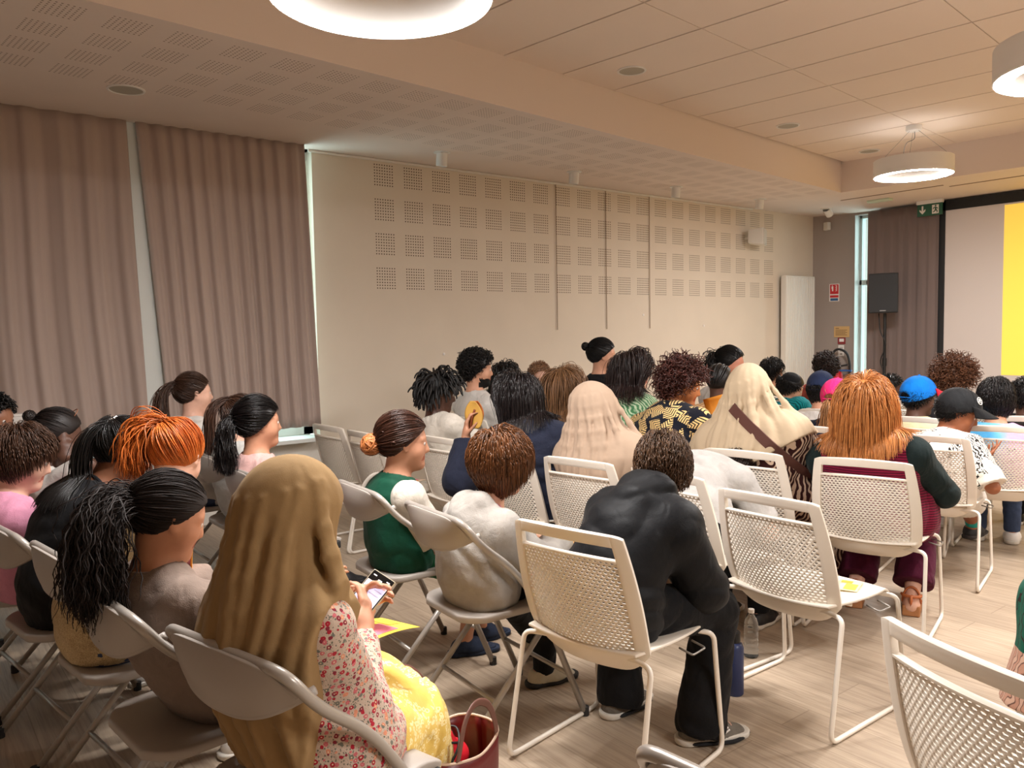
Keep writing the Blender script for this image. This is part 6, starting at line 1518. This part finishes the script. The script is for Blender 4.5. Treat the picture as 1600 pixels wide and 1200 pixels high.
# ---- boy in the black cap
p = Person('boy in black cap with round white emblem and graphic t-shirt, hand open', (4.80, 2.12), -4, (1497, 646), fx=.20, s=.92, q=1.03, look=(-58, 20, 0), h=.008, skin=(150, 92, 62), slouch=.05,
   hands={-1: dict(px=(1533, 722), near=(.34, -.34, .84), f=(.75, -.35, .6), n=(.3, .4, .8), curls=[.10, .30, .42, .34], thumb=.1, spread=.16)}, elbow={-1: (-.2, -.7, -1)},
   feet={-1: dict(px=(1524, 852), dir=6), 1: dict(px=(1500, 806), dir=0)})
p.top('t_shirt', PAT['graphic'], inf=.020, sleeve=.95, wr=(.006, 17), sleeve_inf=.034); p.trousers('shorts', FB('white_shorts', (220, 214, 206)), upto=.85, flare=.02, inf=.022); p.hair_top = .045; p.hair_short(BLKHAIR, 420, .015, seed=54)
co = p.cap(FB('black_cap', (26, 27, 29), rough=.7), brim=.085, strap=False)
X, Y, Z = p.Rh.T; ec = p.hg(.066, -.048, .105); en = unit(p.Rh @ A3(.62, -.52, .60)); eu = unit(Z-en*(Z @ en)); er = np.cross(eu, en)
def disc(b, r0, r1, a0=0, a1=6.2832, n=28, lift=.0):
    v = []; 
    for i in range(n+1):
        a = a0+(a1-a0)*i/n
        for r in (r0, r1): v.append(ec+er*math.cos(a)*r+eu*math.sin(a)*r+en*(lift-.55*r*r/.09*.5))
    b.add(v, [(2*i, 2*i+1, 2*i+3, 2*i+2) for i in range(n)])
b = MB(); disc(b, .020, .0235, lift=.0065)
for (x0, y0, x1, y1, w) in ((-.012, .008, .002, .010, .004), (.004, .011, .013, .002, .004), (-.004, -.001, .006, .0, .005), (-.013, -.003, -.006, -.011, .004), (.001, -.008, .011, -.009, .004), (-.002, .004, -.011, .001, .003)):
    d_ = unit((x1-x0, y1-y0, 0)); n_ = (-d_[1], d_[0]); q_ = [(x0+n_[0]*w/2, y0+n_[1]*w/2), (x1+n_[0]*w/2, y1+n_[1]*w/2), (x1-n_[0]*w/2, y1-n_[1]*w/2), (x0-n_[0]*w/2, y0-n_[1]*w/2)]
    b.add([ec+er*a+eu*c+en*(.0065-3.0*(a*a+c*c)) for a, c in q_], [(0, 1, 2, 3)])
b.obj('emblem', M_SW, co, solid=.0015)
for k in (1, -1): p.shoe(k, M_SHOE_K, FB('dark_sole', (60, 56, 54)), FB('turquoise_sock', (34, 160, 150)), .13)
# ---- boy in the blue and pink shirt
p = Person('boy with short black hair in a blue and pink shirt, before the screen', (5.44, 2.10), 20, (1556, 628), fx=.0, s=.94, q=1.06, look=(2, 8, 0), h=.009, skin=K_TAN)
p.top('shirt', PAT['tiedye'], inf=.026, sleeve=.9, wr=(.004, 16)); p.trousers('trousers', JEANS); p.hair_short((26, 22, 22), 900, .085, seed=55, gloss=.3, ext=.006)
for k in (1, -1): p.shoe(k, M_SW)
PTD = p
p = Person('person in dark hooded top cut off by the right edge', (6.10, 2.12), 18, (1602, 622), fx=.0, s=.92, q=1.0, look=(0, 4, 0), h=.012, skin=K_DARK)
p.top('hooded_top', FB('dark_hood', (44, 38, 36)), inf=.03, sleeve=1.95, hood=True); p.trousers('trousers', BLK); p.hair_short(BLKHAIR, 380, .03, seed=56, lift=.4)
for k in (1, -1): p.shoe(k, M_SHOE_K)
# ---- right edge
p = Person('person in long green floral dress, only the skirt edge in view', (2.99, .64), 44, (1800, 640), fx=.02, s=.98, q=.98, look=(0, 10, 0), h=.010, skin=K_TAN, feet={1: dict(a=(.42, .14, .078)), -1: dict(a=(.42, -.08, .078))})
p.top('dress', PAT['greenfloral'], inf=.03, sleeve=1.9); p.skirt('skirt', PAT['greenfloral'], hemz=.10, flare=.10, inf=.03); p.hair_long(BLKHAIR, 300, .3, .004, 57)
for k in (1, -1): p.shoe(k, M_SHOE_K)
# ================================================================ THINGS HELD, WORN OR PUT DOWN
def at_px(px, py, z): d = cam_ray(px, py); t = (z-CAM_H)/d[2]; return CAMP+d*t
def near_px(px, py, w): d = cam_ray(px, py); t = ((np.asarray(w)-CAMP) @ d)/(d @ d); return CAMP+d*t
def basis(x, y, c):
    x = unit(x); y = unit(np.asarray(y, float)-x*(x @ y)); z = np.cross(x, y)
    return Matrix(((x[0], y[0], z[0], c[0]), (x[1], y[1], z[1], c[1]), (x[2], y[2], z[2], c[2]), (0, 0, 0, 1)))
NPR, NPU, NPF = np.array(CR), np.array(CU), np.array(CF)
# phone
w = P1.R @ (P1.W[-1]*.6+P1.W[1]*.4+A3(.05, 0, .07))+P1.o
c = near_px(574, 932, w); M = basis(NPR*.40+NPU*.46+NPF*.42, NPR*.55-NPU*.30-NPF*.20, c)      # x along the phone, y to its right edge, z out of the back
if (np.array(M)[:3, 2] @ (CAMP-c)) < 0: M = M @ Matrix.Rotation(math.pi, 4, 'X')
t = empty('smartphone', 'smartphone in a clear case held by the girl in the camel headscarf', 'phone'); t.matrix_world = M
b = MB(); b.bbox((-.074, -.036, -.0095), (.074, .036, -.001), .004); b.obj('case', plain('clear_case', (196, 186, 160), .25), t)
b = MB(); b.bbox((-.0715, -.0335, -.003), (.0715, .0335, .0), .0018); b.obj('phone_body', plain('phone_black', (14, 14, 16), .2), t)
b = MB(); b.box((-.067, -.031, .0), (.036, .031, .0006)); b.obj('screen', mat_emit('lit_screen', srgb(168, 184, 232), .42), t)
b = MB(); b.box((.036, -.031, .0), (.042, .031, .0007)); b.obj('screen_banner', mat_emit('lit_banner', srgb(190, 130, 130), .30), t)
b = MB()
for k in range(7): b.box((.026-.013*k, -.026, .0006), (.0235-.013*k, -.002+.018*((k*7) % 3)/2, .0009))
b.obj('screen_text', mat_emit('lit_text', srgb(110, 120, 170), .25), t)
b = MB(); b.box((.046, -.006, .0), (.054, .006, .0006)); b.box((.058, .016, .0), (.061, .026, .0006)); b.box((.058, -.026, .0), (.061, -.016, .0006)); b.obj('status_icons', mat_emit('lit_icons', srgb(220, 220, 226), .5), t)
# leaflets
M_LY = plain('leaflet_yellow', (244, 216, 70), .6); M_LP = plain('leaflet_pink', (232, 130, 150), .6); M_LO = plain('leaflet_orange', (244, 160, 50), .6)
def leaflet(label, c, x, y, L, W, mats, bend=.02):
    t = empty('leaflet', label, 'leaflet', group='coloured leaflets'); t.matrix_world = basis(x, y, c)
    fn = lambda u0, u1, v0, v1, dz: (lambda u, v: Vector(((u0+(u1-u0)*u)*L, (v0+(v1-v0)*v)*W, dz+bend*math.sin(math.pi*(u0+(u1-u0)*u+.5)*.9))))
    b = MB(); b.grid(fn(-.5, .5, -.5, .5, 0), 10, 4); b.obj('sheet', mats[0], t, True, solid=.0012)
    b = MB(); b.grid(fn(-.42, .10, -.4, .12, .0016), 8, 4); b.obj('printed_shape', mats[1], t, True)
    b = MB(); b.grid(fn(.14, .40, -.1, .38, .0016), 6, 4); b.obj('printed_block', mats[2], t, True)
up = A3(0, 0, 1)
def on(p, l): return p.R @ A3(*l)+p.o
leaflet('yellow and pink leaflet lying on the yellow lace skirt', near_px(592, 982, on(P1, (.40, -.03, .640))), P1.R @ A3(.9, .2, -.15), P1.R @ A3(-.1, 1, 0), .18, .13, (M_LY, M_LP, M_LO), .006)
P2 = PEOPLE[1]; leaflet('orange and pink leaflet held by the girl with the curly ponytail', near_px(303, 860, on(P2, (.42, .02, .80))), P2.R @ A3(.3, .2, .9), P2.R @ A3(.2, 1, -.1), .20, .15, (M_LO, M_LP, M_LY))
P12 = next(p for p in PEOPLE if 'bowl cut' in p.root['label']); leaflet('yellow and pink leaflet on the lap of the boy in the grey hooded top', near_px(884, 862, on(P12, (.42, -.02, .66))), P12.R @ A3(.9, .1, .25), P12.R @ A3(-.1, 1, 0), .22, .18, (M_LY, M_LP, M_LO))
leaflet('small yellow leaflet on the seat of the empty white chair', at_px(1326, 915, .458), A3(.9, .3, 0), A3(-.3, .9, 0), .13, .085, (plain('leaflet_pale', (236, 220, 170), .6), M_LY, M_LO), .003)
P25 = next(p for p in PEOPLE if 'zebra' in p.root['label']); leaflet('orange and pink leaflet held up left of the cream headscarf', near_px(1122, 642, on(P25, (.24, .40, 1.0))), P25.R @ A3(.1, .3, .9), P25.R @ A3(.2, -1, .1), .18, .15, (M_LO, M_LP, M_LY))
leaflet('pale leaflet on the seat of the white chair behind the green jersey', at_px(646, 752, .46), A3(.8, .4, 0), A3(-.4, .8, 0), .16, .10, (plain('leaflet_cream', (240, 214, 190), .6), M_LO, M_LP), .004)
# folded brown piece in the raised hand
c = near_px(741, 648, on(P15, tuple(P15.W[1]+A3(.02, -.03, .10)))); t = empty('folded_piece', 'orange brown folded leather like piece held up in a raised hand', 'folded piece'); t.matrix_world = basis(NPR, NPU, c)
def leaf(off, tw, sgn):
    def fn(u, v):
        a = (u-.5)*2; w = .052*math.sin(math.pi*min(1, v*.86+.10))**.7
        return Vector((a*w+off*(v-.3), (v-.5)*.155, sgn*(.018*(1-a*a)+.010)+tw*a))
    return fn
b = MB(); b.grid(leaf(.010, .010, -1), 10, 14); b.obj('outer_sheet', plain('orange_brown', (186, 108, 50), .45), t, True, solid=.003)
b = MB(); b.grid(leaf(-.014, .022, .35), 10, 14); b.obj('inner_sheet', plain('ochre', (206, 158, 74), .5), t, True, solid=.003)
b = MB(); b.tube(bez([(-.02, -.075, .012), (-.012, -.02, .022), (.004, .03, .018)], 6), .006, 8); b.obj('fold', plain('dark_red_brown', (128, 62, 34), .45), t, True)
# red handbag with bright red shoes in it
hb = at_px(708, 1186, .02); t = empty('handbag', 'open dark red leather handbag on the floor at the bottom edge', 'handbag', (1.26, 1.94, 0), math.radians(20))
M_WINE = plain('wine_leather', (104, 22, 26), .38, bump=.15, bscale=140); M_RED2 = plain('bright_red_cloth', (206, 22, 40), .6, bump=.3, bscale=80)
def ringpt(a, z, k=1.0): n = 3.0; ca_, sa_ = math.cos(a), math.sin(a); r = 1/(abs(ca_/.165)**n+abs(sa_/.085)**n)**(1/n); f = (1-.10*z/.25)*k; return Vector((r*ca_*f, r*sa_*f*(1+.35*z/.25), z+.012*math.cos(2*a)*(z/.25)))
b = MB(); b.grid(lambda u, v: ringpt(u*2*math.pi, .25*v), 48, 8); b.grid(lambda u, v: ringpt(u*2*math.pi, .0, max(.01, v)), 48, 3); b.obj('bag_body', M_WINE, t, True, solid=.005)
b = MB(); b.tube([ringpt(a, .251) for a in np.linspace(0, 6.283, 49)[:-1]], .0042, 6, closed=True); b.obj('rim_piping', plain('cream_piping', (206, 180, 160), .5), t, True)
for sg, hh, lean in ((1, .40, .10), (-1, .30, -.02)):
    b = MB(); pts = bez([(-.10, sg*.075, .20), (-.095, sg*.085+lean*.3, .27), (-.06, sg*.07+lean, .25+hh*.35), (.0, sg*.06+lean*1.3, .25+hh*.45), (.06, sg*.07+lean, .25+hh*.35), (.095, sg*.085+lean*.3, .27), (.10, sg*.075, .20)], 6); b.tube(pts, .011, 8, flat=.35); b.obj('handle', plain('strap_taupe', (112, 76, 66), .5), t, True)
t2 = empty('red_pouch', 'bright red cloth pouch with black cord inside the dark red handbag', 'pouch', (1.23, 1.94, .14), math.radians(20))
V, Q = build([Pr(A3(-.06, .0, .06), A3(.05, .01, .05), .055, .05, .04), Pr(A3(-.09, -.01, .08), ra=.045, k=.04), Pr(A3(.0, .0, .12), ra=.035, k=.04)], .007, (), wrinkle(.006, 30, 2), .006); np_mesh('pouch_body', V, Q, M_RED2, t2)
b = MB(); b.tube(bez([(-.05, -.055, .08), (-.01, -.06, .13), (.03, -.02, .155), (.0, .02, .15), (-.03, -.03, .14), (.02, -.05, .12)], 6), .004, 6); b.obj('cord', M_BLACK, t2, True)
t3 = empty('glasses_case', 'black and silver zipped case standing in the dark red handbag', 'case', (1.20, 2.01, .16), math.radians(60))
b = MB(); b.bbox((-.05, -.02, .0), (.05, .02, .17), .015); b.obj('case_body', M_BLACK, t3, True, auto=50); b = MB(); b.tube([(-.048, -.021, .02), (-.02, -.022, .165), (.02, -.022, .165), (.048, -.021, .02)], .004, 6); b.obj('zip', plain('zip_silver', (176, 170, 164), .3, .8), t3, True)
# bottles
t = empty('water_bottle', 'navy blue water bottle on the floor behind the leg of the boy in black', 'bottle', (2.60, 1.94, 0))
b = MB(); b.lathe([(0, 0), (.033, 0), (.036, .005), (.036, .19), (.030, .205), (.020, .212), (0, .212)], 28); b.obj('bottle_body', plain('navy_bottle', (40, 52, 92), .4), t, True, auto=40)
b = MB(); b.lathe([(.021, .210), (.023, .212), (.023, .25), (.018, .255), (0, .255)], 24); b.obj('bottle_cap', M_BLACK, t, True, auto=40)
def mat_clear():
    t = NT('clear_plastic'); t.col((.92, .95, .96)); t.p(Roughness=.08, IOR=1.2); t.b.inputs['Transmission Weight'].default_value = .9; return t.m
t = empty('plastic_bottle', 'clear ribbed plastic bottle on the floor beside the navy bottle', 'bottle', (2.96, 2.12, 0))
b = MB(); b.lathe([(0, 0), (.028, 0)]+[(.031+.0015*math.cos(k*1.57), .008+.006*k) for k in range(24)]+[(.024, .170), (.012, .19), (.012, .20)], 24); b.obj('bottle_body', mat_clear(), t, True)
b = MB(); b.lathe([(.0135, .198), (.0135, .214), (0, .215)], 20); b.obj('bottle_cap', M_SW, t, True, auto=40)
# white boxes on the sill
for k, (x, w, d, z0, hh, lab) in enumerate(((.70, .24, .20, SILL, .34, 'white cardboard box on the window sill at the left edge'), (.655, .15, .16, SILL+.341, .018, 'thin white lid lying on the white box at the left edge'))):
    t = empty('white_box' if k == 0 else 'box_lid', lab, 'box' if k == 0 else 'lid', (x, 6.15, z0), .05*k)
    b = MB(); b.bbox((-w/2, -d/2*.5, 0), (w/2, d/2*.5, hh), .003); b.obj('carton', M_SW, t)
    b = MB(); b.box((-w/2-.001, -d/2*.5-.001, hh*.90), (w/2+.001, -d/2*.5, hh*.905+.002)); b.obj('flap_edge', plain('carton_edge', (190, 186, 178), .6), t)
# small white logo on the black trousers of the bent over person
p = next(q for q in PEOPLE if 'bent far forward' in q.root['label'])
k_ = p.K[-1]*.62+p.A[-1]*.38; b = MB(); y = -.075*p.s
for dx, dz, h_ in ((-.014, 0, .022), (.014, 0, .022)):
    b.tube([k_+A3(dx, y, -.012), k_+A3(dx*.4, y, .004), k_+A3(dx*.2, y, .020)], [.0045, .0045, .003], 6); b.tube([k_+A3(dx*.2, y, .026), k_+A3(dx*.2, y-.001, .031)], .004, 6); b.tube([k_+A3(dx, y, -.012), k_+A3(dx*2.2, y, -.010)], .003, 6)
b.obj('logo', M_SW, p.root, True)
# lettering on the back of the blue and pink shirt, bent in an arc
def letters(p, txt, y0, y1, zc, sag, size):
    coll = p.torso(.026, seatcut=False)+p.shoulders(.022); V = []; F_ = []
    for i, ch in enumerate(txt):
        u = i/(len(txt)-1); y = y0+(y1-y0)*u; z = zc+sag*(1-(2*u-1)**2); sz = size*(.45+.55*abs(2*u-1))
        X = np.array([A3(-.5+.002*k, y, z) for k in range(250)]); d = field(coll, X.astype(F32)); q = X[int(np.argmax(d < .007))]
        cu = bpy.data.curves.new('letter', 'FONT'); cu.body = ch; cu.size = sz; cu.extrude = .0008; cu.align_x = 'CENTER'; cu.align_y = 'CENTER'
        o = bpy.data.objects.new('letter', cu); COL.objects.link(o); me = bpy.data.meshes.new_from_object(o.evaluated_get(bpy.context.evaluated_depsgraph_get())); bpy.data.objects.remove(o)
        # reads from behind the wearer
        M = Matrix(((0, -.28, -.96, q[0]), (-1, 0, 0, q[1]), (0, .96, -.28, q[2]), (0, 0, 0, 1))) @ Matrix.Rotation(-(2*u-1)*.45, 4, 'Z')
        n0 = len(V); V += [M @ v.co for v in me.vertices]; F_ += [[n0+k for k in f.vertices] for f in me.polygons]
    mesh_obj('lettering', V, F_, M_TXTK, p.root)
M_TXTK = plain('print_navy', (24, 28, 50), .6)
letters(PTD, 'ADNI..INAL', .13, -.13, PTD.S[1][2]-.05, .012, .040)
